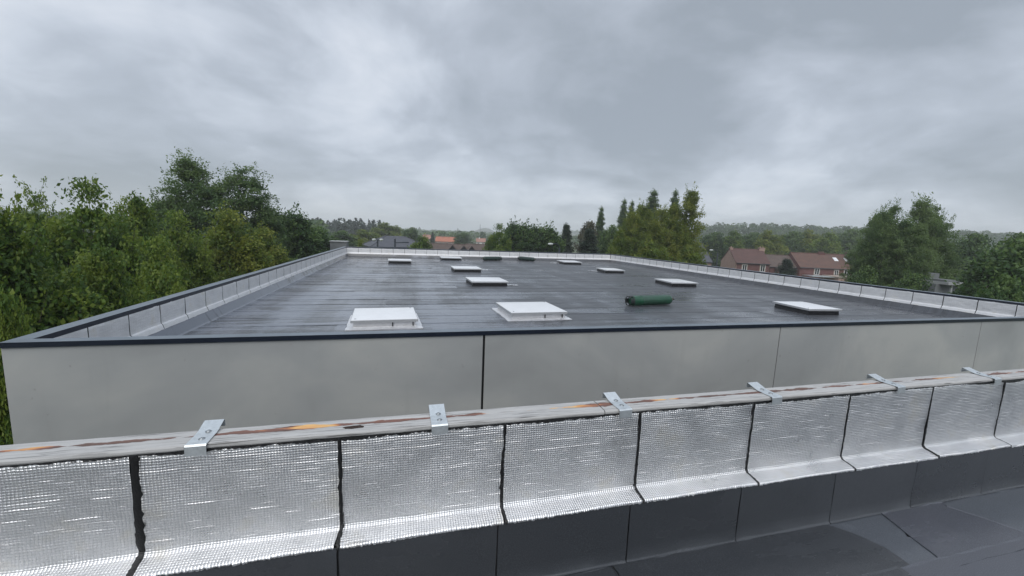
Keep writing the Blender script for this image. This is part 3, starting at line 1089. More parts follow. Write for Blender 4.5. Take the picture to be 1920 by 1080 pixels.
# timber plank along the parapet, in two lengths
def plank(x0, x1, seed):
    r = random.Random(seed)
    n = int((x1 - x0) / 0.06)
    prof = [(YN - 0.014, ZN + 0.013), (YN - 0.017, ZN + 0.020), (YN - 0.016, ZN + 0.030), (YN - 0.009, ZN + 0.0375), (YN + 0.04, ZN + 0.0385), (YN + 0.075, ZN + 0.037),
            (YN + 0.11, ZN + 0.0385), (YN + 0.145, ZN + 0.036), (YN + 0.152, ZN + 0.028), (YN + 0.150, ZN + 0.010)]
    v, f = [], []
    m_ = len(prof)
    ed = 0.0
    for i in range(n + 1):
        x = x0 + (x1 - x0) * i / n
        ed = 0.8 * ed + r.uniform(-0.0022, 0.0022)
        for j, (y, z) in enumerate(prof):
            v.append((x, y + (ed if j < 4 else 0), z + r.uniform(-0.0008, 0.0008)))
    for i in range(n):
        for j in range(m_):
            f.append((i * m_ + j, i * m_ + (j + 1) % m_, (i + 1) * m_ + (j + 1) % m_, (i + 1) * m_ + j))
    f += [tuple(range(m_)), tuple(range(n * m_ + m_ - 1, n * m_ - 1, -1))]
    return MB().add(v, f).build('timber_plank', M['timber'], near)


plank(FX0, 5.985, 1)
plank(5.993, FX1, 2)
# knot hole: a ragged dark pit with a rusty rim
def knot_hole(u, y, rx, ry):
    p = on_z(u, y, ZN + 0.0395)
    n = 18
    r = random.Random(4)
    rim = [(rx * math.cos(2 * math.pi * k / n) * r.uniform(0.85, 1.15), ry * math.sin(2 * math.pi * k / n) * r.uniform(0.8, 1.15)) for k in range(n)]
    v = [(x, y_, 0.0) for x, y_ in rim] + [(x * 0.8, y_ * 0.75, -0.0005) for x, y_ in rim] + [(0, 0, -0.0008)]
    f = [(k, (k + 1) % n, n + (k + 1) % n, n + k) for k in range(n)] + [(n + k, n + (k + 1) % n, 2 * n) for k in range(n)]
    m = simple('rotten_knot', (0.035, 0.02, 0.014), 0.9, scale=60, var=0.6, bump=0.01)
    obj('knot_hole', v, f, m, near, p)


knot_hole(664, 800.5, 0.055, 0.020)

# ------------------------------------------------------------------ galvanised strap brackets over the plank
def make_bracket():
    root = thing('strap_bracket', 'x', 'bracket', (0, 0, 0), 0, 'metal strap brackets over the parapet plank')
    w2, t = 0.046, 0.0025
    path = [(YN - 0.030, ZN - 0.012), (YN - 0.0285, ZN + 0.036), (YN - 0.024, ZN + 0.0415), (YN + 0.02, ZN + 0.0418), (YN + 0.085, ZN + 0.0425), (YN + 0.115, ZN + 0.047),
            (YN + 0.150, ZN + 0.058), (YN + 0.188, ZN + 0.069), (YN + 0.193, ZN + 0.066), (YN + 0.194, ZN + 0.030)]
    v, f = [], []
    for i, (y, z) in enumerate(path):
        d = Vector((path[min(i + 1, len(path) - 1)][0] - path[max(i - 1, 0)][0], path[min(i + 1, len(path) - 1)][1] - path[max(i - 1, 0)][1], 0)).normalized()
        nx, nz = -d.y, d.x
        v += [(-w2, y, z), (w2, y, z), (w2, y + nx * t, z + nz * t), (-w2, y + nx * t, z + nz * t)]
    for i in range(len(path) - 1):
        for j in range(4):
            f.append((i * 4 + j, i * 4 + (j + 1) % 4, (i + 1) * 4 + (j + 1) % 4, (i + 1) * 4 + j))
    f += [(3, 2, 1, 0), tuple(len(path) * 4 - 4 + j for j in range(4))]
    MB().add(v, f).build('strap', M['galv'], root)
    for y, z in ((YN + 0.03, ZN + 0.0443), (YN + 0.105, ZN + 0.0475)):
        mb = MB().lathe([(0, 0.016), (0.0012, 0.0155), (0.0014, 0.0085), (0.005, 0.0082), (0.006, 0.006), (0.006, 0.0)], 12, 'z')
        mb.build('screw', M['screw'], root, (0.004, y, z), True)
    return root


br0 = make_bracket()
BR = [(3.757, 'wide galvanised strap bracket, leftmost on the plank, right of the wide black foil seam', 0.0),
      (4.945, 'galvanised strap bracket seen straight on, between the knot hole and the long orange peeled patch', 0.02),
      (6.128, 'galvanised strap bracket just right of the crosswise plank joint, over a black seam', 0.03),
      (7.352, 'galvanised strap bracket in front of the second wall joint, fourth along the plank', 0.03),
      (8.605, 'twisted galvanised strap bracket beside orange flakes, fifth along the plank', 0.045),
      (9.79, 'small looking galvanised strap bracket farthest along the plank, beside the right picture edge', 0.02)]
for i, (X, lab, rz) in enumerate(BR):
    b_ = br0 if i == 0 else copy_tree(br0)
    piv = Vector((0, YN + 0.07, 0))
    b_.rotation_euler = (0, 0, rz)
    rp = Matrix.Rotation(rz, 3, 'Z') @ piv
    b_.location = (X - rp.x, piv.y - rp.y, 0.0)
    b_['label'] = lab

# ------------------------------------------------------------------ trees
def leaves_mesh(name, centers, normals, axes, sizes, tints, aspect=0.6):
    """one diamond-shaped, slightly folded leaf (two triangles) per centre"""
    n = len(centers)
    side = np.cross(normals, axes)
    side /= np.linalg.norm(side, axis=1, keepdims=True) + 1e-9
    s = sizes[:, None]
    v = np.empty((n, 4, 3))
    v[:, 0] = centers - axes * s * 0.5
    v[:, 1] = centers + side * s * 0.5 * aspect - normals * s * 0.08
    v[:, 2] = centers + axes * s * 0.5 - normals * s * 0.10
    v[:, 3] = centers - side * s * 0.5 * aspect - normals * s * 0.08
    me = bpy.data.meshes.new(name)
    me.vertices.add(n * 4)
    me.vertices.foreach_set('co', v.astype(np.float32).ravel())
    tri = np.array([[0, 1, 2], [0, 2, 3]])
    idx = (np.arange(n)[:, None, None] * 4 + tri[None]).astype(np.int32).ravel()
    me.loops.add(n * 6)
    me.loops.foreach_set('vertex_index', idx)
    me.polygons.add(n * 2)
    me.polygons.foreach_set('loop_start', np.arange(0, n * 6, 3, dtype=np.int32))
    a = me.attributes.new('tint', 'FLOAT', 'POINT')
    a.data.foreach_set('value', np.repeat(tints, 4).astype(np.float32))
    me.update(calc_edges=True)
    return me


def unit(a):
    return a / (np.linalg.norm(a, axis=1, keepdims=True) + 1e-9)


def make_tree(seed, H, R, base, prof, ncl, nleaf, clr, leaf, mats, lobes=None, shoots=60, shoot_len=1.0, shoot_up=0.7, droop=0.2, trunk_r=0.16, rough=0.46, aspect=0.6, flat=0.5):
    """archetype: returns (crown mesh, trunk mesh) for a tree of height H and half-width R standing at the origin"""
    r = np.random.default_rng(seed)
    lobes = lobes or [(0.0, 0.0, 1.0, 1.0)]
    pt, pr = np.array(prof).T
    cen, ori = [], []
    ph = r.uniform(0, 6.28, 8)
    while len(cen) < ncl:
        lx, ly, lh, lr = lobes[r.integers(len(lobes))]
        t = r.beta(1.15, 1.1)
        rad = np.interp(t, pt, pr) * R * lr
        a = r.uniform(0, 2 * math.pi)
        lump = 1 + rough * (math.sin(a * 3 + ph[0] + t * 7) * 0.5 + math.sin(a * 5 + ph[1] - t * 11) * 0.35 + math.sin(t * 19 + ph[2] + a) * 0.3)
        q = (0.30 + 0.70 * r.random() ** 0.55) * rad * lump
        z = base * H + t * (H * lh - base * H)
        cen.append((lx * R + q * math.cos(a), ly * R + q * math.sin(a), z))
        ori.append((math.cos(a), math.sin(a), 0.5))
    cen = np.array(cen)
    ori = unit(np.array(ori))
    C, A, T, S = [], [], [], []
    ctint = np.clip(r.normal(0.50, 0.25, ncl), 0, 1)
    for i in range(ncl):
        k = int(nleaf * r.uniform(0.6, 1.4))
        cr = clr * r.uniform(0.65, 1.35)
        p = np.clip(r.normal(0, 1, (k, 3)), -1.7, 1.7) * np.array([cr, cr, cr * flat]) * 0.55
        p[:, 2] -= droop * (p[:, 0] ** 2 + p[:, 1] ** 2) / max(cr, 1e-3)
        C.append(cen[i] + p)
        A.append(unit(ori[i] * 0.8 + r.normal(0, 0.7, (k, 3)) + np.array([0, 0, -droop])))
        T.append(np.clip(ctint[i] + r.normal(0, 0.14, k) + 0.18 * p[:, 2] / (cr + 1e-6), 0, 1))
        S.append(leaf * r.uniform(0.6, 1.3, k))
    # larger leaf sprays deep inside
    k = 4200
    for (lx, ly, lh, lr) in lobes:
        kk = k // len(lobes)
        t = r.uniform(0.0, 0.9, kk)
        a = r.uniform(0, 2 * math.pi, kk)
        q = np.interp(t, pt, pr) * R * lr * 0.62 * np.sqrt(r.random(kk))
        C.append(np.c_[lx * R + q * np.cos(a), ly * R + q * np.sin(a), base * H + t * (H * lh - base * H)])
        A.append(unit(np.c_[np.cos(a), np.sin(a), r.normal(0, 0.6, kk)]))
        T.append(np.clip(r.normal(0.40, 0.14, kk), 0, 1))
        S.append(leaf * r.uniform(1.6, 2.8, kk))
    # longer shoots that break the outline
    score = ori[:, 0] * 0 + cen[:, 2] / H + np.linalg.norm(cen[:, :2], axis=1) / R * 0.5
    pick = np.argsort(-score)[:max(shoots * 3, 1)]
    pick = r.choice(pick, shoots, replace=shoots > len(pick)) if shoots else []
    tw = []
    for i in pick:
        L = shoot_len * r.uniform(0.4, 1.0)
        k = int(14 * L / max(leaf, 0.02) * 0.24) + 4
        d = ori[i] * (1 - shoot_up) + np.array([0, 0, 1.0]) * shoot_up + r.normal(0, 0.22, 3)
        k += 4
        d /= np.linalg.norm(d)
        s = r.uniform(0, 1, k)[:, None]
        bend = np.array([0, 0, -droop * 0.8])
        p = cen[i] + d * L * s + bend * L * s ** 2 + r.normal(0, 1, (k, 3)) * leaf * (0.9 - 0.55 * s)
        C.append(p)
        A.append(unit(d * 0.6 + r.normal(0, 0.8, (k, 3))))
        T.append(np.clip(ctint[i] + 0.1 + r.normal(0, 0.15, k), 0, 1))
        S.append(leaf * r.uniform(0.55, 1.15, k))
        tw.append((cen[i], cen[i] + d * L * 0.9 + bend * L * 0.8))
    C, A, T, S = np.concatenate(C), np.concatenate(A), np.concatenate(T), np.concatenate(S)
    keep = C[:, 2] > 0.1
    C, A, T, S = C[keep], A[keep], T[keep], S[keep]
    out = unit(np.c_[C[:, :2], np.zeros(len(C))])
    N = unit(np.array([0, 0, 0.9]) + out * 0.5 + r.normal(0, 0.55, (len(C), 3)))
    N = unit(N - A * np.sum(N * A, axis=1, keepdims=True))
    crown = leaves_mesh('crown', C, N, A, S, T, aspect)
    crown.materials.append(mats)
    # trunk(s) with limbs reaching into the crown
    mb = MB()
    for (lx, ly, lh, lr) in lobes:
        x0, y0 = lx * R * 0.35, ly * R * 0.35
        top = Vector((lx * R, ly * R, H * lh * 0.86))
        p0 = Vector((x0, y0, -0.6))
        pts = [p0.lerp(top, k) + Vector((math.sin(k * 5 + seed) * 0.05 * R, math.cos(k * 4 + seed) * 0.05 * R, 0)) for k in (0, 0.15, 0.35, 0.55, 0.75, 1.0)]
        tr = trunk_r * lr
        mb.tube(pts, [tr * 1.25, tr, tr * 0.8, tr * 0.55, tr * 0.3, tr * 0.08], 8)
    order = r.permutation(ncl)[:34]
    for i in order:
        lob = min(lobes, key=lambda l: (l[0] * R - cen[i][0]) ** 2 + (l[1] * R - cen[i][1]) ** 2)
        k = max(0.12, min(0.8, (cen[i][2] / H - 0.16) * 0.9))
        st = Vector((lob[0] * R * (0.35 + 0.65 * k), lob[1] * R * (0.35 + 0.65 * k), H * lob[2] * 0.86 * k))
        en = Vector(cen[i])
        mid = st.lerp(en, 0.55) + Vector((0, 0, 0.06 * (en - st).length))
        mb.tube([st, mid, en], [trunk_r * 0.34 * (1 - k * 0.6), trunk_r * 0.2 * (1 - k * 0.5), 0.012], 5, False)
    for a, b in tw[:60]:
        mb.tube([a, b], [0.012 * (1 + H / 14), 0.004], 3, False)
    tm = bpy.data.meshes.new('trunk')
    tm.from_pydata(mb.v, [], mb.f)
    tm.polygons.foreach_set('use_smooth', [True] * len(tm.polygons))
    tm.materials.append(M['bark'])
    return crown, tm, float(np.percentile(C[:, 2], 99.85)), R


BROAD = [(0, 0.35), (0.12, 0.75), (0.35, 1.0), (0.6, 0.92), (0.82, 0.62), (1.0, 0.12)]
TALL = [(0, 0.4), (0.15, 0.8), (0.4, 1.0), (0.65, 0.78), (0.85, 0.42), (1.0, 0.06)]
POPL = [(0, 0.5), (0.12, 0.9), (0.45, 1.0), (0.75, 0.72), (0.92, 0.36), (1.0, 0.05)]
WILL = [(0, 0.5), (0.15, 0.85), (0.4, 1.0), (0.65, 0.86), (0.85, 0.52), (1.0, 0.07)]
CONE = [(0, 0.95), (0.1, 1.0), (0.35, 0.74), (0.65, 0.4), (0.88, 0.15), (1.0, 0.02)]
ROUND = [(0, 0.5), (0.18, 0.86), (0.45, 1.0), (0.72, 0.88), (0.9, 0.55), (1.0, 0.15)]
ARCH = {
    'maple_a': make_tree(1, 9, 3.2, 0.06, BROAD, 300, 150, 0.72, 0.19, M['leaf_maple'], [(0, 0, 1, 0.8), (-0.45, 0.2, 0.86, 0.62), (0.45, -0.1, 0.80, 0.62), (0.1, -0.4, 0.7, 0.6)], 120, 1.1, 0.75, 0.22, 0.16),
    'maple_b': make_tree(2, 9, 3.2, 0.05, BROAD, 300, 150, 0.70, 0.185, M['leaf_maple'], [(0, 0, 1, 0.75), (0.5, 0.3, 0.78, 0.6), (-0.4, -0.3, 0.9, 0.6)], 130, 1.3, 0.6, 0.25, 0.15),
    'yellow': make_tree(3, 9, 2.6, 0.05, TALL, 260, 140, 0.66, 0.19, M['leaf_yellow'], [(0, 0, 1, 0.7), (0.45, 0, 0.85, 0.6), (-0.45, 0.2, 0.8, 0.6)], 140, 1.1, 0.85, 0.1, 0.14),
    'willow': make_tree(4, 14, 4.6, 0.08, WILL, 640, 150, 0.62, 0.20, M['leaf_willow'], [(-0.38, 0, 1.0, 0.55), (0.42, 0.1, 0.98, 0.52), (0.05, -0.2, 0.86, 0.65), (0.7, 0, 0.72, 0.45), (-0.72, 0.1, 0.74, 0.45)], 520, 1.9, 0.72, 0.12, 0.3, aspect=0.5),
    'willow_b': make_tree(5, 14, 4.6, 0.06, WILL, 640, 150, 0.62, 0.20, M['leaf_willow'], [(-0.48, 0, 0.90, 0.56), (-0.05, 0.1, 0.93, 0.52), (0.50, -0.1, 1.0, 0.46), (0.2, -0.3, 0.78, 0.75), (-0.3, -0.25, 0.72, 0.75)], 520, 1.8, 0.7, 0.15, 0.3, aspect=0.5),
    'willow_y': make_tree(6, 14, 4.2, 0.05, WILL, 600, 150, 0.64, 0.20, M['leaf_yellow'], [(-0.35, 0, 0.93, 0.6), (0.15, 0.1, 1.0, 0.6), (0.55, -0.1, 0.82, 0.5), (-0.7, 0, 0.75, 0.42)], 460, 1.7, 0.75, 0.18, 0.3, aspect=0.5),
    'willow_y2': make_tree(16, 14, 4.2, 0.05, WILL, 600, 150, 0.64, 0.20, M['leaf_yellow'], [(-0.45, 0, 0.84, 0.62), (0.08, 0.1, 0.86, 0.6), (0.5, -0.1, 1.0, 0.42), (0.2, -0.2, 0.7, 0.8)], 460, 1.7, 0.75, 0.18, 0.3, aspect=0.5),
    'poplar': make_tree(7, 16, 1.5, 0.10, POPL, 170, 85, 0.55, 0.24, M['leaf_dark'], None, 120, 1.1, 0.95, 0.0, 0.2, 0.2),
    'spiky': make_tree(8, 9, 2.4, 0.05, ROUND, 230, 90, 0.6, 0.27, M['leaf_dark'], [(0, 0, 0.95, 0.8), (0.45, 0, 0.9, 0.6), (-0.5, 0, 0.92, 0.6)], 200, 1.6, 0.85, 0.1, 0.15),
    'round': make_tree(9, 9, 3.6, 0.05, ROUND, 230, 60, 0.85, 0.34, M['leaf_dark'], [(0, 0, 1, 0.8), (0.4, 0.2, 0.85, 0.6), (-0.45, -0.1, 0.9, 0.6)], 60, 0.9, 0.6, 0.15, 0.2),
    'round_l': make_tree(10, 9, 3.6, 0.05, ROUND, 230, 60, 0.85, 0.34, M['leaf_maple'], [(0, 0, 1, 0.8), (0.45, 0.1, 0.8, 0.6), (-0.4, -0.1, 0.88, 0.6)], 60, 0.9, 0.6, 0.15, 0.2),
    'round_y': make_tree(14, 9, 3.6, 0.05, ROUND, 230, 60, 0.85, 0.34, M['leaf_yellow'], [(0, 0, 1, 0.8), (0.4, 0.2, 0.9, 0.6), (-0.45, -0.1, 0.8, 0.6)], 60, 0.9, 0.6, 0.15, 0.2),
    'conifer': make_tree(11, 10, 2.4, 0.04, CONE, 300, 60, 0.36, 0.24, M['leaf_conifer'], None, 110, 0.8, 0.45, 0.3, 0.18, 0.18, aspect=0.4, flat=0.35),
    'copper': make_tree(12, 9, 3.0, 0.05, ROUND, 220, 70, 0.75, 0.34, M['leaf_copper'], [(0, 0, 1, 0.8), (0.4, 0.1, 0.88, 0.6)], 80, 1.0, 0.7, 0.15, 0.18),
    'airy': make_tree(13, 10, 2.8, 0.12, BROAD, 150, 60, 0.5, 0.18, M['leaf_maple'], [(0, 0, 1, 0.8), (0.4, 0.1, 0.9, 0.5)], 160, 1.5, 0.7, 0.25, 0.13),
}


WIDE = {'maple_a': 1.5, 'maple_b': 1.5, 'yellow': 1.5, 'round': 1.2, 'round_l': 1.2, 'round_y': 1.2, 'spiky': 1.35, 'copper': 1.2, 'airy': 1.3, 'willow': 1.12, 'willow_b': 1.15, 'willow_y': 1.0, 'willow_y2': 1.0, 'conifer': 1.15, 'poplar': 1.05}


def tree(name, arch, u0, u1, ytop, depth, label, group=None, rot=None, wide=1.0):
    wide *= WIDE[arch]
    crown, trunk, H, R = ARCH[arch]
    top = at((u0 + u1) / 2, ytop, depth)
    gz = float(ground_z(top[0], top[1]))
    h = top[2] - gz
    wd = (u1 - u0) / FPX * depth / 2
    root = thing(name, label, 'tree', (top[0], top[1], gz), random.uniform(-0.5, 0.5) if rot is None else rot, group)
    s = (wd / (R * 1.12) * wide, wd / (R * 1.12) * wide, h / H)
    for nm, me in (('crown', crown), ('trunk', trunk)):
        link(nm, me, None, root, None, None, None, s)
    return root


LG, RG = 'trees along the left side of the building', 'trees beyond the right side of the building'
BG, PG = 'trees behind the far parapet', 'poplars behind the far right corner'
HG = 'trees behind the brick houses'
# left row
tree('deciduous_tree', 'airy', -190, 12, 250, 8.0, 'tall thin leaved tree cut by the left picture edge, a single branch against the sky', LG, 0.3)
tree('deciduous_tree', 'maple_b', -150, 112, 412, 8.5, 'bushy near tree at the left edge with pale leaf sprays reaching toward the coping', LG)
tree('deciduous_tree', 'airy', 10, 112, 342, 15.0, 'thin reddish topped young tree between the left edge and the big maple', LG)
tree('deciduous_tree', 'maple_a', 88, 240, 345, 14.0, 'broad green maple like tree with ragged top, second from the left picture edge', LG)
tree('deciduous_tree', 'maple_b', 205, 305, 372, 17.0, 'dark green leafy tree just right of the broad maple like tree', LG)
tree('willow_tree', 'willow', 283, 515, 300, 31.0, 'large grey green tree with two feathery tops, tallest of the left row', LG, 0.0)
tree('deciduous_tree', 'maple_a', 275, 385, 402, 19.0, 'mid green leafy tree in front of the left foot of the two topped tree', LG)
tree('deciduous_tree', 'yellow', 368, 482, 396, 22.0, 'yellow green upright tree in front of the two topped tree', LG)
tree('deciduous_tree', 'yellow', 452, 535, 428, 27.0, 'olive green low tree beside the left coping, right of the yellow green upright tree', LG)
tree('ash_tree', 'spiky', 500, 580, 392, 36.0, 'tree with bare looking spiky shoots right of the two topped tree', LG)
tree('deciduous_tree', 'round', 545, 640, 428, 42.0, 'dark low tree at the far end of the left coping', LG)
tree('deciduous_tree', 'maple_b', 120, 260, 470, 10.5, 'shaded low tree behind the left coping in front of the broad maple', LG)
tree('deciduous_tree', 'maple_a', 235, 360, 452, 13.0, 'low leafy tree leaning over the left coping, below the dark green tree', LG)
tree('deciduous_tree', 'maple_b', -40, 60, 560, 6.6, 'lowest leaf spray of the left row beside the near corner of the coping', LG)
# behind the far parapet, from left to right
tree('young_tree', 'yellow', 664, 686, 450, 55, 'thin pale green sapling behind the far left corner', BG)
tree('deciduous_tree', 'round', 560, 618, 424, 130, 'dark round tree beyond the end of the left tree row', BG)
tree('deciduous_tree', 'round', 610, 668, 433, 105, 'dark tree behind the small concrete tower', BG)
tree('deciduous_tree', 'round_y', 652, 712, 431, 130, 'hazy mid green tree left of the grey hipped roof', BG)
tree('deciduous_tree', 'round_y', 694, 756, 418, 165, 'large yellow green tree directly behind the grey hipped roof', BG)
tree('deciduous_tree', 'round', 752, 790, 427, 150, 'dark round tree behind the right slope of the grey hipped roof', BG)
tree('deciduous_tree', 'round_l', 764, 820, 444, 60, 'bright green bushy tree covering the right end of the grey hipped roof', BG)
tree('conifer_tree', 'conifer', 803, 819, 435, 200, 'narrow dark conifer in front of the orange roofed terrace', BG)
tree('deciduous_tree', 'round', 850, 886, 437, 190, 'rounded dark tree right of the orange roofed terrace', BG)
tree('deciduous_tree', 'maple_a', 914, 960, 422, 52, 'dark leafy tree left of the spiky pair, beside the brown roofs', BG)
tree('ash_tree', 'spiky', 950, 1002, 416, 56, 'dark tree with upright spiky shoots, left of the spiky pair', BG)
tree('ash_tree', 'spiky', 990, 1050, 421, 58, 'dark tree with upright spiky shoots, right of the spiky pair', BG)
tree('conifer_tree', 'conifer', 1044, 1082, 421, 62, 'dark pointed conifer beside the curved lamp behind the far parapet', BG, None, 1.7)
tree('deciduous_tree', 'copper', 1080, 1128, 417, 72, 'brownish round crowned tree left of the slim poplar', BG)
tree('conifer_tree', 'conifer', 1084, 1130, 430, 58, 'dark broad conifer in front of the brownish tree', BG, None, 1.9)
tree('poplar_tree', 'poplar', 1118, 1138, 389, 95, 'slim solitary poplar standing left of the taller poplars', PG)
tree('deciduous_tree', 'round', 1122, 1170, 424, 68, 'dark bushy tree below the solitary slim poplar', BG)
tree('poplar_tree', 'poplar', 1160, 1182, 375, 100, 'dark poplar, left one of the close pair beside the big yellow green tree', PG)
tree('poplar_tree', 'poplar', 1176, 1195, 378, 100, 'dark poplar, right one of the close pair beside the big yellow green tree', PG)
tree('poplar_tree', 'poplar', 1190, 1208, 384, 104, 'shorter poplar half hidden behind the left flank of the yellow green tree', PG)
tree('poplar_tree', 'poplar', 1208, 1244, 358, 92, 'tall dark poplar top rising behind the middle of the yellow green tree', PG)
tree('poplar_tree', 'poplar', 1254, 1280, 358, 92, 'tall dark poplar top rising near the right peak of the yellow green tree', PG)
tree('willow_tree', 'willow_y', 1146, 1262, 386, 46, 'big yellow green tree at the far right corner, left half of the clump', BG, 0.1, 1.08)
tree('willow_tree', 'willow_y2', 1212, 1324, 358, 48, 'big yellow green tree at the far right corner with the highest feathery peak', BG, 0.0, 1.18)
tree('deciduous_tree', 'round_y', 1140, 1190, 432, 44, 'low pale green bush at the left foot of the yellow green clump', BG)
# behind the houses
hs = [(1318, 1362, 436, 'round', 'dark tree above the slate roofed house'),
      (1350, 1400, 434, 'round_l', 'dark tree behind the chimney of the first brick house'),
      (1388, 1432, 437, 'round', 'tree behind the red roof of the first brick house'),
      (1420, 1470, 433, 'round_y', 'olive tree behind the low link roof'),
      (1460, 1510, 435, 'round', 'dark tree behind the left end of the long rust roof'),
      (1498, 1545, 432, 'round_y', 'yellowish tree behind the middle of the long rust roof'),
      (1530, 1580, 437, 'round_l', 'tree behind the right half of the long rust roof'),
      (1566, 1625, 431, 'round', 'dark tree right of the long rust roof, left of the large feathery tree'),
      (1588, 1622, 465, 'round', 'low dark tree at the right gable of the long rust roof')]
for i, (a, b, y, k, lab) in enumerate(hs):
    tree('deciduous_tree', k, a - 5, b + 5, y, 118 + (i * 7) % 18 if y < 460 else 88, lab, HG)
tree('conifer_tree', 'conifer', 1462, 1492, 486, 74, 'small dark bushy tree in front of the brick houses', HG, None, 2.2)
# right
tree('willow_tree', 'willow_b', 1606, 1712, 386, 40, 'large feathery green tree at right, left stem of the broad clump', RG, 0.2)
tree('willow_tree', 'willow', 1680, 1812, 376, 41, 'large feathery green tree at right with the highest peak of the clump', RG, 0.1)
tree('willow_tree', 'willow_b', 1640, 1750, 398, 37, 'feathery green tree in the front middle of the clump at right', RG, 2.6)
tree('deciduous_tree', 'round', 1784, 1866, 440, 62, 'dark tree behind the pale roofed shelter', RG)
tree('deciduous_tree', 'round', 1826, 1990, 452, 27, 'dark near tree cut by the right picture edge', RG)
tree('deciduous_tree', 'round', 1860, 1960, 440, 46, 'dark crown rising behind the tree at the right edge', RG)
for i, (a, b, y, d, lab) in enumerate([(1590, 1660, 500, 38, 'low dark bush at the left foot of the large feathery clump'), (1675, 1750, 515, 33, 'low dark bush in front of the large feathery clump, beside the shelter'),
                                       (1830, 1935, 520, 19, 'low shaded bush close to the right coping by the picture edge')]):
    tree('shrub', 'round', a, b, y, d, lab, 'bushes along the right side')
for (a, b, y, d, lab) in ((1180, 1262, 452, 40, 'low green bush behind the far right corner strip'), (1262, 1330, 462, 42, 'low dark bush left of the slate roofed house')):
    tree('shrub', 'round_y', a, b, y, d, lab, 'bushes along the right side')

# ------------------------------------------------------------------ far woods that read as one mass
def forest(name, spots, per, leaf, mt, seed, conif=0.0):
    r = np.random.default_rng(seed)
    C, A, S, T = [], [], [], []
    for (x, y, z, h, wd) in spots:
        k = per
        t = r.beta(1.3, 1.1, k)
        a = r.uniform(0, 2 * math.pi, k)
        if r.random() < conif:
            pr = 1.0 - 0.95 * t
        else:
            pr = np.interp(t, *np.array(ROUND).T)
        q = pr * wd * np.sqrt(r.uniform(0.25, 1, k))
        C.append(np.c_[x + q * np.cos(a), y + q * np.sin(a), z + h * (0.12 + 0.88 * t)])
        A.append(unit(np.c_[np.cos(a), np.sin(a), r.normal(0, 0.5, k)]))
        S.append(leaf * r.uniform(0.6, 1.35, k))
        T.append(np.clip(r.normal(0.45, 0.2) + r.normal(0, 0.12, k), 0, 1))
    C, A, S, T = np.concatenate(C), np.concatenate(A), np.concatenate(S), np.concatenate(T)
    N = unit(np.array([0, 0, 1.0]) + r.normal(0, 0.6, C.shape))
    N = unit(N - A * np.sum(N * A, axis=1, keepdims=True))
    me = leaves_mesh(name, C, N, A, S, T, 0.8)
    me.materials.append(mt)
    return link(name, me, kind='stuff')


def spots(fn, n, seed, h0, h1, w0, w1):
    r = np.random.default_rng(seed)
    out = []
    for _ in range(n):
        s, t = fn(r)
        X, Y = CAM[0] + FH[0] * s + RH[0] * t, CAM[1] + FH[1] * s + RH[1] * t
        out.append((X, Y, float(ground_z(X, Y)), r.uniform(h0, h1), r.uniform(w0, w1)))
    return out


def wedge(u0, u1, s0, s1):
    def fn(r):
        s = math.sqrt(r.uniform(s0 * s0, s1 * s1))
        return s, (r.uniform(u0, u1) - 960) / FPX * s
    return fn


forest('hillside_forest', spots(wedge(1290, 2150, 265, 480), 900, 1, 7, 11.5, 3.2, 5.4), 110, 1.5, M['leaf_dark'], 21, 0.15)
forest('hillside_forest', spots(wedge(1600, 2150, 130, 265), 170, 2, 7, 11, 3.0, 4.8), 150, 1.2, M['leaf_dark'], 22, 0.1)
forest('distant_woods', spots(wedge(470, 715, 230, 330), 210, 3, 9, 15, 3.0, 5.5), 120, 1.4, M['leaf_conifer'], 23, 0.55)
forest('distant_woods', spots(wedge(690, 1150, 330, 1100), 620, 4, 7, 11, 5, 9), 80, 2.6, M['leaf_dark'], 24, 0.2)
forest('distant_woods', spots(wedge(-300, 600, 150, 420), 420, 5, 8, 13, 3.5, 6), 70, 2.0, M['leaf_dark'], 25, 0.2)
forest('distant_woods', spots(wedge(400, 1500, 1100, 2200), 500, 6, 8, 13, 12, 22), 70, 6.0, M['leaf_dark'], 26, 0.1)

# ------------------------------------------------------------------ houses
def facing(p, yaw):
    """root at ground under p, local +x to the right along the facade, local -y towards the viewer"""
    return (p[0], p[1], float(ground_z(p[0], p[1]))), yaw


def window(root, x, y, z, wd, h, frame='white_paint', name='window', leaves=2):
    w_ = MB()
    t = 0.07
    w_.box(x - wd / 2, x - wd / 2 + t, y - 0.05, y + 0.05, z, z + h)
    w_.box(x + wd / 2 - t, x + wd / 2, y - 0.05, y + 0.05, z, z + h)
    w_.box(x - wd / 2 + t, x + wd / 2 - t, y - 0.05, y + 0.05, z, z + t)
    w_.box(x - wd / 2 + t, x + wd / 2 - t, y - 0.05, y + 0.05, z + h - t, z + h)
    if leaves == 2:
        w_.box(x - t * 0.6, x + t * 0.6, y - 0.045, y + 0.045, z + t, z + h - t)
    o = w_.build(name, M[frame], root)
    MB().box(x - wd / 2 + t, x + wd / 2 - t, y + 0.0, y + 0.02, z + t, z + h - t).build('pane', M['glass'], o)
    return o


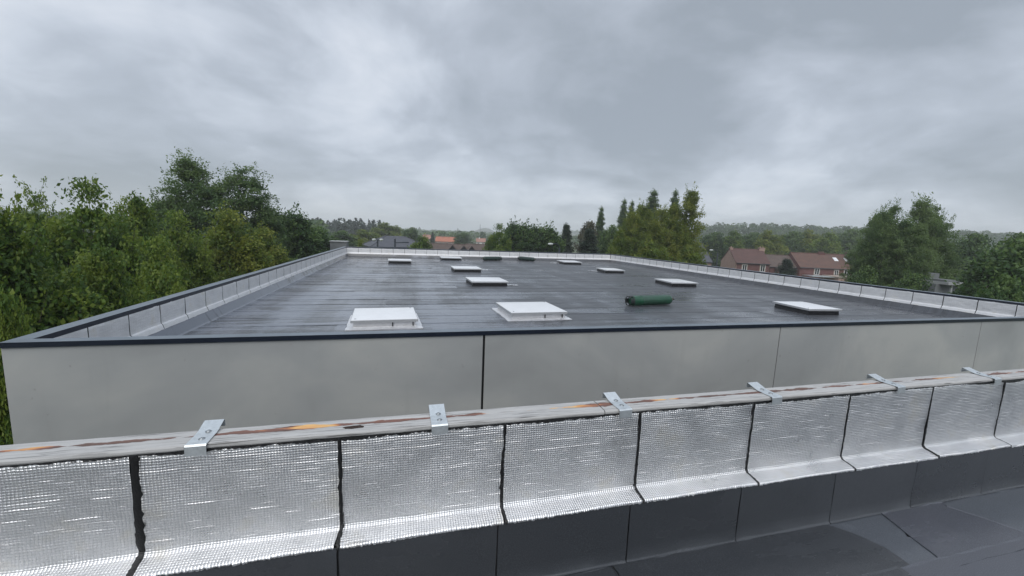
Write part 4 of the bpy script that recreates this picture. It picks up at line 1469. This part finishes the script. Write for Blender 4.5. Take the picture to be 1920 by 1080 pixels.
def gable_house(label, p, yaw, wd, dp, eave, ridge, wall, roof, wins=(), chims=(), name='brick_house', gable_wall=None, over=0.25, lintel='stone_trim', rear=True, cat='house'):
    """ridge runs along local x; front facade faces local -y"""
    loc, yw = facing(p, yaw)
    root = thing(name, label, cat, loc, yw)
    x0, x1, y0, y1 = 0.0, wd, 0.0, dp
    mb = MB().box(x0 + 0.02, x1 - 0.02, y0, y1, 0, eave)
    mb.build('wall', M[wall], root)
    for xa in (x0, x1 - 0.25):
        mb = MB()
        mb.prism([(y0 + 0.0, 0.0), (y1, 0.0), (y1, eave), (dp / 2, ridge - 0.06), (y0, eave)], xa - 0.012, xa + 0.262, 'x')
        mb.build('gable', M[gable_wall or wall], root)
    th = 0.14
    sl = (ridge - eave) / (dp / 2)
    ez = eave - over * sl
    r_ = MB()
    pf = [(y0 - over, ez), (dp / 2, ridge), (y1 + over, ez), (y1 + over, ez + th), (dp / 2, ridge + th), (y0 - over, ez + th)]
    r_.add([(x0 - 0.10, a, b) for a, b in pf] + [(x1 + 0.10, a, b) for a, b in pf],
           [(0, 1, 7, 6), (1, 2, 8, 7), (2, 3, 9, 8), (3, 4, 10, 9), (4, 5, 11, 10), (5, 0, 6, 11), (0, 5, 4, 1), (1, 4, 3, 2), (6, 7, 10, 11), (7, 8, 9, 10)])
    ro = r_.build('roof', M[roof], root)
    MB().tube([(x0 - 0.1, dp / 2, ridge + th), (x1 + 0.1, dp / 2, ridge + th)], 0.10, 6).build('ridge_tiles', M[roof], ro)
    for (cx, cw_, ch) in chims:
        c = MB().box(cx - cw_ / 2, cx + cw_ / 2, dp / 2 - 0.35, dp / 2 + 0.35, ridge - 0.5, ridge + ch)
        c.box(cx - cw_ / 2 - 0.06, cx + cw_ / 2 + 0.06, dp / 2 - 0.41, dp / 2 + 0.41, ridge + ch - 0.16, ridge + ch - 0.03)
        n = max(1, int(cw_ / 0.4))
        for i in range(n):
            cc = cx - cw_ / 2 + (i + 0.5) * cw_ / n
            c.tube([(cc, dp / 2, ridge + ch - 0.03), (cc, dp / 2, ridge + ch + 0.3)], [0.11, 0.09], 8)
        c.build('chimney', M[gable_wall or wall], ro)
    g = MB()
    g.tube([(x0, y0 - over - 0.06, ez + 0.05), (x1, y0 - over - 0.06, ez + 0.05)], 0.07, 6)
    g.build('gutter', M['pole'], root)
    for (wx, wz, ww, wh) in wins:
        MB().box(wx - ww / 2 - 0.16, wx + ww / 2 + 0.16, y0 - 0.03, y0 + 0.02, wz - 0.15, wz + wh + 0.2).build('window_surround', M[lintel], root)
        window(root, wx, y0 - 0.04, wz, ww, wh)
    return root


def place(u, y, depth):
    return at(u, y, depth)


# the brick row behind the right parapet: the facades turn slightly away to the right
P1 = place(1380, 492, 88.0)
YAW = math.radians(-19)
ax = np.array([math.cos(YAW), math.sin(YAW), 0])


def ahead(p, d, back=0.0):
    return p + ax * d + np.array([-math.sin(YAW), math.cos(YAW), 0]) * back


g1 = float(ground_z(P1[0], P1[1]))
e1 = P1[2] - g1
gable_house('brick house with pale pinkish gable, dark red roof and two chimneys', P1, YAW, 7.1, 7.4, e1, e1 + 2.8, 'brick_red', 'tile_red',
            [(1.9, e1 - 1.75, 0.95, 1.35), (5.7, e1 - 1.75, 0.95, 1.5)], [(0.3, 0.6, 0.35), (6.9, 1.15, 0.55)], gable_wall='brick_pink')
P2 = ahead(P1, 7.35, 0.5)
e2 = e1 - 0.55
h2 = gable_house('low brick link house with grey brown roof and a small gabled porch', P2, YAW, 5.6, 6.4, e2, e2 + 2.3, 'brick_red', 'tile_brown', [], [])
# porch dormer on the link house
MB().prism([(1.35, e2 - 2.3), (3.15, e2 - 2.3), (3.15, e2 - 0.35), (2.25, e2 + 0.55), (1.35, e2 - 0.35)], -1.1, 0.2, 'y').build('porch', M['brick_red'], h2)
MB().add([(1.1, -1.3, e2 - 0.62), (2.25, -1.3, e2 + 0.62), (3.4, -1.3, e2 - 0.62), (3.4, 0.6, e2 - 0.62), (2.25, 0.6, e2 + 0.62), (1.1, 0.6, e2 - 0.62),
          (1.1, -1.3, e2 - 0.50), (2.25, -1.3, e2 + 0.76), (3.4, -1.3, e2 - 0.50), (3.4, 0.6, e2 - 0.50), (2.25, 0.6, e2 + 0.76), (1.1, 0.6, e2 - 0.50)],
         [(0, 1, 4, 5), (1, 2, 3, 4), (6, 11, 10, 7), (7, 10, 9, 8), (0, 6, 7, 1), (1, 7, 8, 2), (0, 5, 11, 6), (2, 8, 9, 3)]).build('porch_roof', M['tile_brown'], h2)
window(h2, 2.25, -1.13, e2 - 1.9, 0.95, 1.2, leaves=1)
P3 = ahead(P1, 13.2, -0.3)
e3 = e1 - 0.35
h3 = gable_house('long brick house with rust patched roof, two roof windows and white framed windows', P3, YAW, 12.8, 7.6, e3, e3 + 2.8, 'brick_red', 'tile_mixed',
                 [(3.6, e3 - 1.5, 0.95, 1.3), (7.6, e3 - 1.55, 0.8, 1.2), (9.7, e3 - 1.65, 1.1, 1.45), (11.8, e3 - 1.65, 1.05, 1.4)], [(6.4, 1.3, 0.35), (12.2, 0.9, 0.65)])
for (rx, k, sx) in ((8.6, 0.60, 0.8), (10.8, 0.60, 0.55)):
    yv = 3.8 * k
    zv = e3 + 2.8 * k + 0.14
    sl = 2.8 / 3.8
    w_ = MB()
    hh = 0.45
    w_.add([(rx - sx / 2, yv - hh, zv - hh * sl + 0.09), (rx + sx / 2, yv - hh, zv - hh * sl + 0.09), (rx + sx / 2, yv + hh, zv + hh * sl + 0.09), (rx - sx / 2, yv + hh, zv + hh * sl + 0.09),
            (rx - sx / 2, yv - hh, zv - hh * sl - 0.05), (rx + sx / 2, yv - hh, zv - hh * sl - 0.05), (rx + sx / 2, yv + hh, zv + hh * sl - 0.05), (rx - sx / 2, yv + hh, zv + hh * sl - 0.05)],
           [(0, 1, 2, 3), (0, 4, 5, 1), (1, 5, 6, 2), (2, 6, 7, 3), (3, 7, 4, 0)])
    w_.build('roof_window', M['lid'], h3)
# flat roofed garages in front
PG_ = ahead(P1, 18.0, -5.2)
gz = float(ground_z(PG_[0], PG_[1]))
gr = thing('garage', 'flat roofed brick garage in front of the right end of the long rust roofed house', 'garage', (PG_[0], PG_[1], gz), YAW)
MB().box(0, 7.6, 0, 4.6, 0, e3 - 1.65).build('wall', M['brick_pink'], gr)
MB().box(-0.15, 7.75, -0.15, 4.75, e3 - 1.648, e3 - 1.45).build('roof', M['stone_trim'], gr)
MB().box(1.0, 3.4, -0.04, 0.02, 0, 2.2).build('door', M['white_paint'], gr)
PC_ = ahead(P1, 13.6, -4.2)
cr_ = thing('carport', 'carport with pale blue grey sheet roof beside the brick garage', 'carport', (PC_[0], PC_[1], gz), YAW)
MB().box(0, 5.6, 0, 3.4, e3 - 1.75, e3 - 1.6).build('roof', M['galv'], cr_)
for xx in (0.1, 5.5):
    for yy_ in (0.1, 3.3):
        MB().box(xx - 0.06, xx + 0.06, yy_ - 0.06, yy_ + 0.06, 0, e3 - 1.751).build('post', M['pole'], cr_)
# slate roofed house left of the row, mostly behind trees
PS = place(1288, 489, 84)
gs = float(ground_z(PS[0], PS[1]))
es = PS[2] - gs
gable_house('small house with dark slate roof half hidden behind the yellow green tree', PS, YAW + 0.3, 6.0, 7.0, es, es + 3.4, 'brick_pink', 'slate', [(4.4, es - 1.6, 0.9, 1.2)], [], name='slate_house')

# grey hipped-roof building
def hip_building(label, u0, u1, ytop, yeave, depth, run, yaw):
    c = at((u0 + u1) / 2, yeave, depth)
    g = float(ground_z(c[0], c[1]))
    wd = (u1 - u0) / FPX * depth / 2
    top = at((u0 + u1) / 2, ytop, depth)[2] - g
    ev = c[2] - g
    root = thing('pavilion', label, 'building', (c[0], c[1], g), yaw)
    d = wd * 0.85
    MB().box(-wd + 0.6, wd - 0.6, -d + 0.6, d - 0.6, 0, ev - 0.55).build('wall', M['render_grey'], root)
    MB().box(-wd, wd, -d, d, ev - 0.549, ev - 0.05).build('fascia', M['dark_band'], root)
    b = 0.15
    v = [(-wd - b, -d - b, ev), (wd + b, -d - b, ev), (wd + b, d + b, ev), (-wd - b, d + b, ev), (-run, 0, top), (run, 0, top)]
    v += [(x, y, z - 0.045) for x, y, z in v[:4]]
    ro = obj('roof', v, [(0, 1, 5, 4), (1, 2, 5), (2, 3, 4, 5), (3, 0, 4), (0, 6, 7, 1), (1, 7, 8, 2), (2, 8, 9, 3), (3, 9, 6, 0), (6, 9, 8, 7)], M['slate'], root)
    for a, q in ((0, 4), (1, 5), (2, 5), (3, 4)):
        MB().tube([v[a], v[q]], 0.09, 6).build('hip_tiles', M['slate'], ro)
    return root


hip_building('low grey building with hipped slate roof and dark fascia behind the far parapet', 690, 792, 442.5, 461.5, 70, 1.6, 0.25)
# orange-roofed terrace and neighbours in the distance
def terrace(label, u0, u1, yr, ye, depth, wall, roof, n, yaw=-0.25, wz=1.1):
    p = at(u0, ye, depth)
    g = float(ground_z(p[0], p[1]))
    ev = p[2] - g
    rd = at(u0, yr, depth)[2] - g
    wd = (u1 - u0) / FPX * depth
    return gable_house(label, p, yaw, wd, (rd - ev) * 2.1, ev, rd, wall, roof, [(wd * (i + 0.5) / n, ev - 1.75, 0.9, wz) for i in range(n)] if n else [], [(wd * 0.3, 0.6, 0.5)] if n else [], name='terraced_house' if n else 'house')


terrace('distant terrace of pale walled houses under one long orange tiled roof', 816, 855, 444.0, 452, 215, 'brick_pink', 'tile_orange', 6)
terrace('distant house with orange roof left of the narrow dark conifer', 792, 808, 440.5, 447.5, 225, 'brick_pink', 'tile_pink', 2)
terrace('distant house with faded pink roof right of the rounded dark tree', 893, 910, 447, 453, 230, 'white_paint', 'tile_pink', 2)
terrace('long low house with brown tiled roof just behind the far parapet', 806, 872, 457.5, 468, 92, 'brick_red', 'tile_brown', 0, -0.12)
hb = terrace('low house with reddish brown roof left of the dark leafy tree', 874, 930, 458.5, 471, 95, 'brick_red', 'tile_brown', 0, -0.15)
# small dark dormers on the two brown roofs
for (u, y, lab) in ((848.5, 466.5, 'pointed dark dormer gable on the long brown roof'), (869.5, 467.5, 'dark arched dormer where the two brown roofs meet'), (884, 468.5, 'dark arched dormer on the reddish brown roof')):
    p = at(u, y, 88)
    g = float(ground_z(p[0], p[1]))
    z = p[2] - g
    rt = thing('dormer_house', lab, 'dormer', (p[0], p[1], g), -0.1)
    MB().prism([(-0.9, 0), (0.9, 0), (0.9, z - 0.3), (0, z + 0.7), (-0.9, z - 0.3)], -1.2, 1.4, 'y').build('wall', M['dark_band'], rt)
    MB().add([(-1.1, -1.4, z - 0.5), (0, -1.4, z + 0.78), (1.1, -1.4, z - 0.5), (1.1, 1.5, z - 0.5), (0, 1.5, z + 0.78), (-1.1, 1.5, z - 0.5),
              (-1.1, -1.4, z - 0.36), (0, -1.4, z + 0.94), (1.1, -1.4, z - 0.36), (1.1, 1.5, z - 0.36), (0, 1.5, z + 0.94), (-1.1, 1.5, z - 0.36)],
             [(0, 1, 4, 5), (1, 2, 3, 4), (6, 11, 10, 7), (7, 10, 9, 8), (0, 6, 7, 1), (1, 7, 8, 2), (0, 5, 11, 6), (2, 8, 9, 3)]).build('roof', M['tile_brown'], rt)
    MB().box(-0.4, 0.4, -1.26, -1.205, z - 1.0, z - 0.35).build('window', M['white_paint'], rt)

# white gable end between the trees, far left of the hipped roof
pw = at(671, 444, 140)
gw = float(ground_z(pw[0], pw[1]))
gable_house('far house with white gable showing between trees left of the hipped roof', pw, 1.2, 6, 5, pw[2] - gw - 2.0, pw[2] - gw, 'white_paint', 'slate', [], [], name='house')

# grey stair tower just past the far left corner
pt_ = at(634, 452, 39.5)
gt = float(ground_z(pt_[0], pt_[1]))
tw_ = thing('stair_tower', 'plain grey block tower with pale flat cap at the far left corner of the roof', 'tower', (pt_[0], pt_[1], gt), 0)
MB().box(-0.75, 0.75, 0, 1.6, 0, pt_[2] - gt - 0.08).build('wall', M['render_grey'], tw_)
MB().box(-0.82, 0.82, -0.07, 1.67, pt_[2] - gt - 0.079, pt_[2] - gt).build('cap', M['concrete'], tw_)

# pale roofed shelter at the right
ps_ = at(1786, 531, 34)
gsh = float(ground_z(ps_[0], ps_[1]))
hs_ = ps_[2] - gsh
sh = thing('shelter', 'flat roofed shelter with pale stepped fascia half hidden by trees at right', 'shelter', (ps_[0], ps_[1], gsh), -0.22)
MB().box(0, 1.75, 0.3, 3, hs_ - 0.20, hs_ + 0.02).build('fascia', M['concrete'], sh)
MB().box(0.12, 1.3, 0.6, 3, hs_ + 0.022, hs_ + 0.2).build('upper_fascia', M['render_grey'], sh)
MB().box(-0.3, 1.7, 1.0, 2.9, 0, hs_ - 0.202).build('wall', M['render_grey'], sh)
MB().box(0.5, 0.62, 0.45, 0.57, 0, hs_ - 0.202).build('post', M['concrete'], sh)
MB().box(0.1, 2.3, 3.1, 6.0, 0, hs_ + 0.6).build('rear_wall', M['render_grey'], sh)

# ------------------------------------------------------------------ street lamps
def lamp(label, u, ytop, depth, style, yaw=0.0):
    p = at(u, ytop, depth)
    g = float(ground_z(p[0], p[1]))
    h = p[2] - g
    root = thing('street_lamp', label, 'street lamp', (p[0], p[1], g), yaw, 'street lamps around the building')
    mb = MB().tube([(0, 0, -0.3), (0, 0, h * 0.5), (0, 0, h)], [0.16, 0.13, 0.11], 10)
    mb.build('pole', M['pole'], root)
    if style == 'double':
        for s in (-1, 1):
            MB().tube([(0, 0, h - 0.1), (s * 0.25, 0, h + 0.08), (s * 0.45, 0, h - 0.05)], 0.05, 6).build('arm', M['pole'], root)
            MB().lathe([(-0.28, 0.0), (-0.25, 0.16), (0, 0.30), (0.06, 0.22), (0.1, 0.0)], 12, 'z').build('lamp_head', M['lamp_glass'], root, (s * 0.48, 0, h + 0.02), True)
    elif style == 'arm':
        MB().tube([(0, 0, h - 0.5), (1.3, 0, h - 0.42)], 0.07, 6).build('arm', M['pole'], root)
        MB().box(1.0, 1.85, -0.14, 0.14, h - 0.50, h - 0.34, 0.03).build('lamp_head', M['pole'], root)
    else:
        MB().tube([(0, 0, h - 0.02), (-0.12, 0, h + 0.30), (-0.5, 0, h + 0.52), (-1.1, 0, h + 0.5)], 0.05, 6).build('arm', M['pole'], root)
        MB().lathe([(-0.38, 0.0), (-0.33, 0.11), (0.0, 0.15), (0.3, 0.10), (0.36, 0.0)], 10, 'x').build('lamp_head', M['lamp_glass'], root, (-1.3, 0, h + 0.46), True)
    return root


lamp('street lamp with two short arms and pale heads in front of the hipped roof', 708, 449, 56, 'double', 0.2)
lamp('dark street lamp with one straight side arm in front of the hipped roof', 740.5, 448, 54, 'arm', 0.25)
lamp('curved arm street lamp in front of the dark trees behind the far parapet', 1049, 465, 50, 'curved', 0.2)
lamp('curved arm street lamp beside the pale pinkish gable of the brick house', 1346, 474, 76, 'curved', -0.2)

# ------------------------------------------------------------------ landmarks on the skyline
def church(label, u, ytop, depth):
    p = at(u, ytop, depth)
    g = float(ground_z(p[0], p[1]))
    h = p[2] - g
    root = thing('church_tower', label, 'church tower', (p[0], p[1], g), 0.4)
    MB().box(-3, 3, -3, 3, 0, h * 0.62).build('tower', M['stone_trim'], root)
    MB().add([(-3.3, -3.3, h * 0.62), (3.3, -3.3, h * 0.62), (3.3, 3.3, h * 0.62), (-3.3, 3.3, h * 0.62), (0, 0, h)], [(0, 1, 4), (1, 2, 4), (2, 3, 4), (3, 0, 4), (3, 2, 1, 0)]).build('spire', M['slate'], root)


church('faint grey church tower on the hazy skyline above the bright green tree', 786.5, 425, 950)
church('tiny faint tower on the hazy skyline above the orange terrace', 858.5, 426.5, 1500)


def mast(label, u, ytop, depth, wd, name, cat):
    p = at(u, ytop, depth)
    g = float(ground_z(p[0], p[1]))
    h = p[2] - g
    root = thing(name, label, cat, (p[0], p[1], g), 0.3)
    for sx, sy in ((-1, -1), (1, -1), (1, 1), (-1, 1)):
        MB().tube([(sx * wd, sy * wd, 0), (sx * wd * 0.12, sy * wd * 0.12, h)], [wd * 0.14, wd * 0.1], 4).build('leg', M['pole'], root)
    br = MB()
    n = 9
    for i in range(n):
        k0, k1 = i / n, (i + 1) / n
        w0, w1 = wd * (1 - 0.88 * k0), wd * (1 - 0.88 * k1)
        for (ax_, ay_), (bx_, by_) in (((-1, -1), (1, -1)), ((1, -1), (1, 1)), ((1, 1), (-1, 1)), ((-1, 1), (-1, -1))):
            br.tube([(ax_ * w0, ay_ * w0, h * k0), (bx_ * w1, by_ * w1, h * k1)], wd * 0.05, 3)
    br.build('bracing', M['pole'], root)


mast('faint lattice pylon on the skyline above the left distant woods', 691, 410, 420, 1.4, 'pylon', 'pylon')
mast('thin faint mast on the skyline beside the hazy mound', 900.5, 420, 1350, 2.2, 'radio_mast', 'mast')


def spoil_heap():
    p = at(909, 437, 1500)
    g = float(ground_z(p[0], p[1]))
    r = np.random.default_rng(3)
    n, m_ = 28, 8
    top = at(909, 428, 1500)[2] - g
    v = [(0, 0, top)]
    for j in range(1, m_ + 1):
        k = j / m_
        for i in range(n):
            a = 2 * math.pi * i / n
            rad = 62 * k * (1 + 0.12 * math.sin(3 * a + 1) + 0.05 * r.normal())
            v.append((rad * math.cos(a), rad * math.sin(a), top * (1 - k ** 1.6) + (r.normal() * 1.0 if j < m_ else -2)))
    f = [(0, 1 + i, 1 + (i + 1) % n) for i in range(n)]
    for j in range(m_ - 1):
        b = 1 + j * n
        f += [(b + i, b + n + i, b + n + (i + 1) % n, b + (i + 1) % n) for i in range(n)]
    obj('spoil_hill', v, f, simple('grassy_spoil', (0.05, 0.06, 0.04), 0.95, scale=0.05, var=0.4), None, (p[0], p[1], g), True, kind='structure')


spoil_heap()

# ------------------------------------------------------------------ air: thin even haze
HZ = 2650.0
hb_ = MB().box(CAM[0] - HZ, CAM[0] + HZ, CAM[1] - HZ, CAM[1] + HZ, -12.5, 62.0).build('haze', None, None, kind='stuff')
hm, ht, hbs = mat('haze_air')
ht.n.remove(hbs)
pv = ht.new('ShaderNodeVolumePrincipled')
pv.inputs['Color'].default_value = (0.96, 0.98, 1.0, 1)
pv.inputs['Density'].default_value = 0.00065
pv.inputs['Anisotropy'].default_value = 0.0
ht.l.new(pv.outputs[0], ht.n['Material Output'].inputs['Volume'])
hb_.data.materials.append(hm)
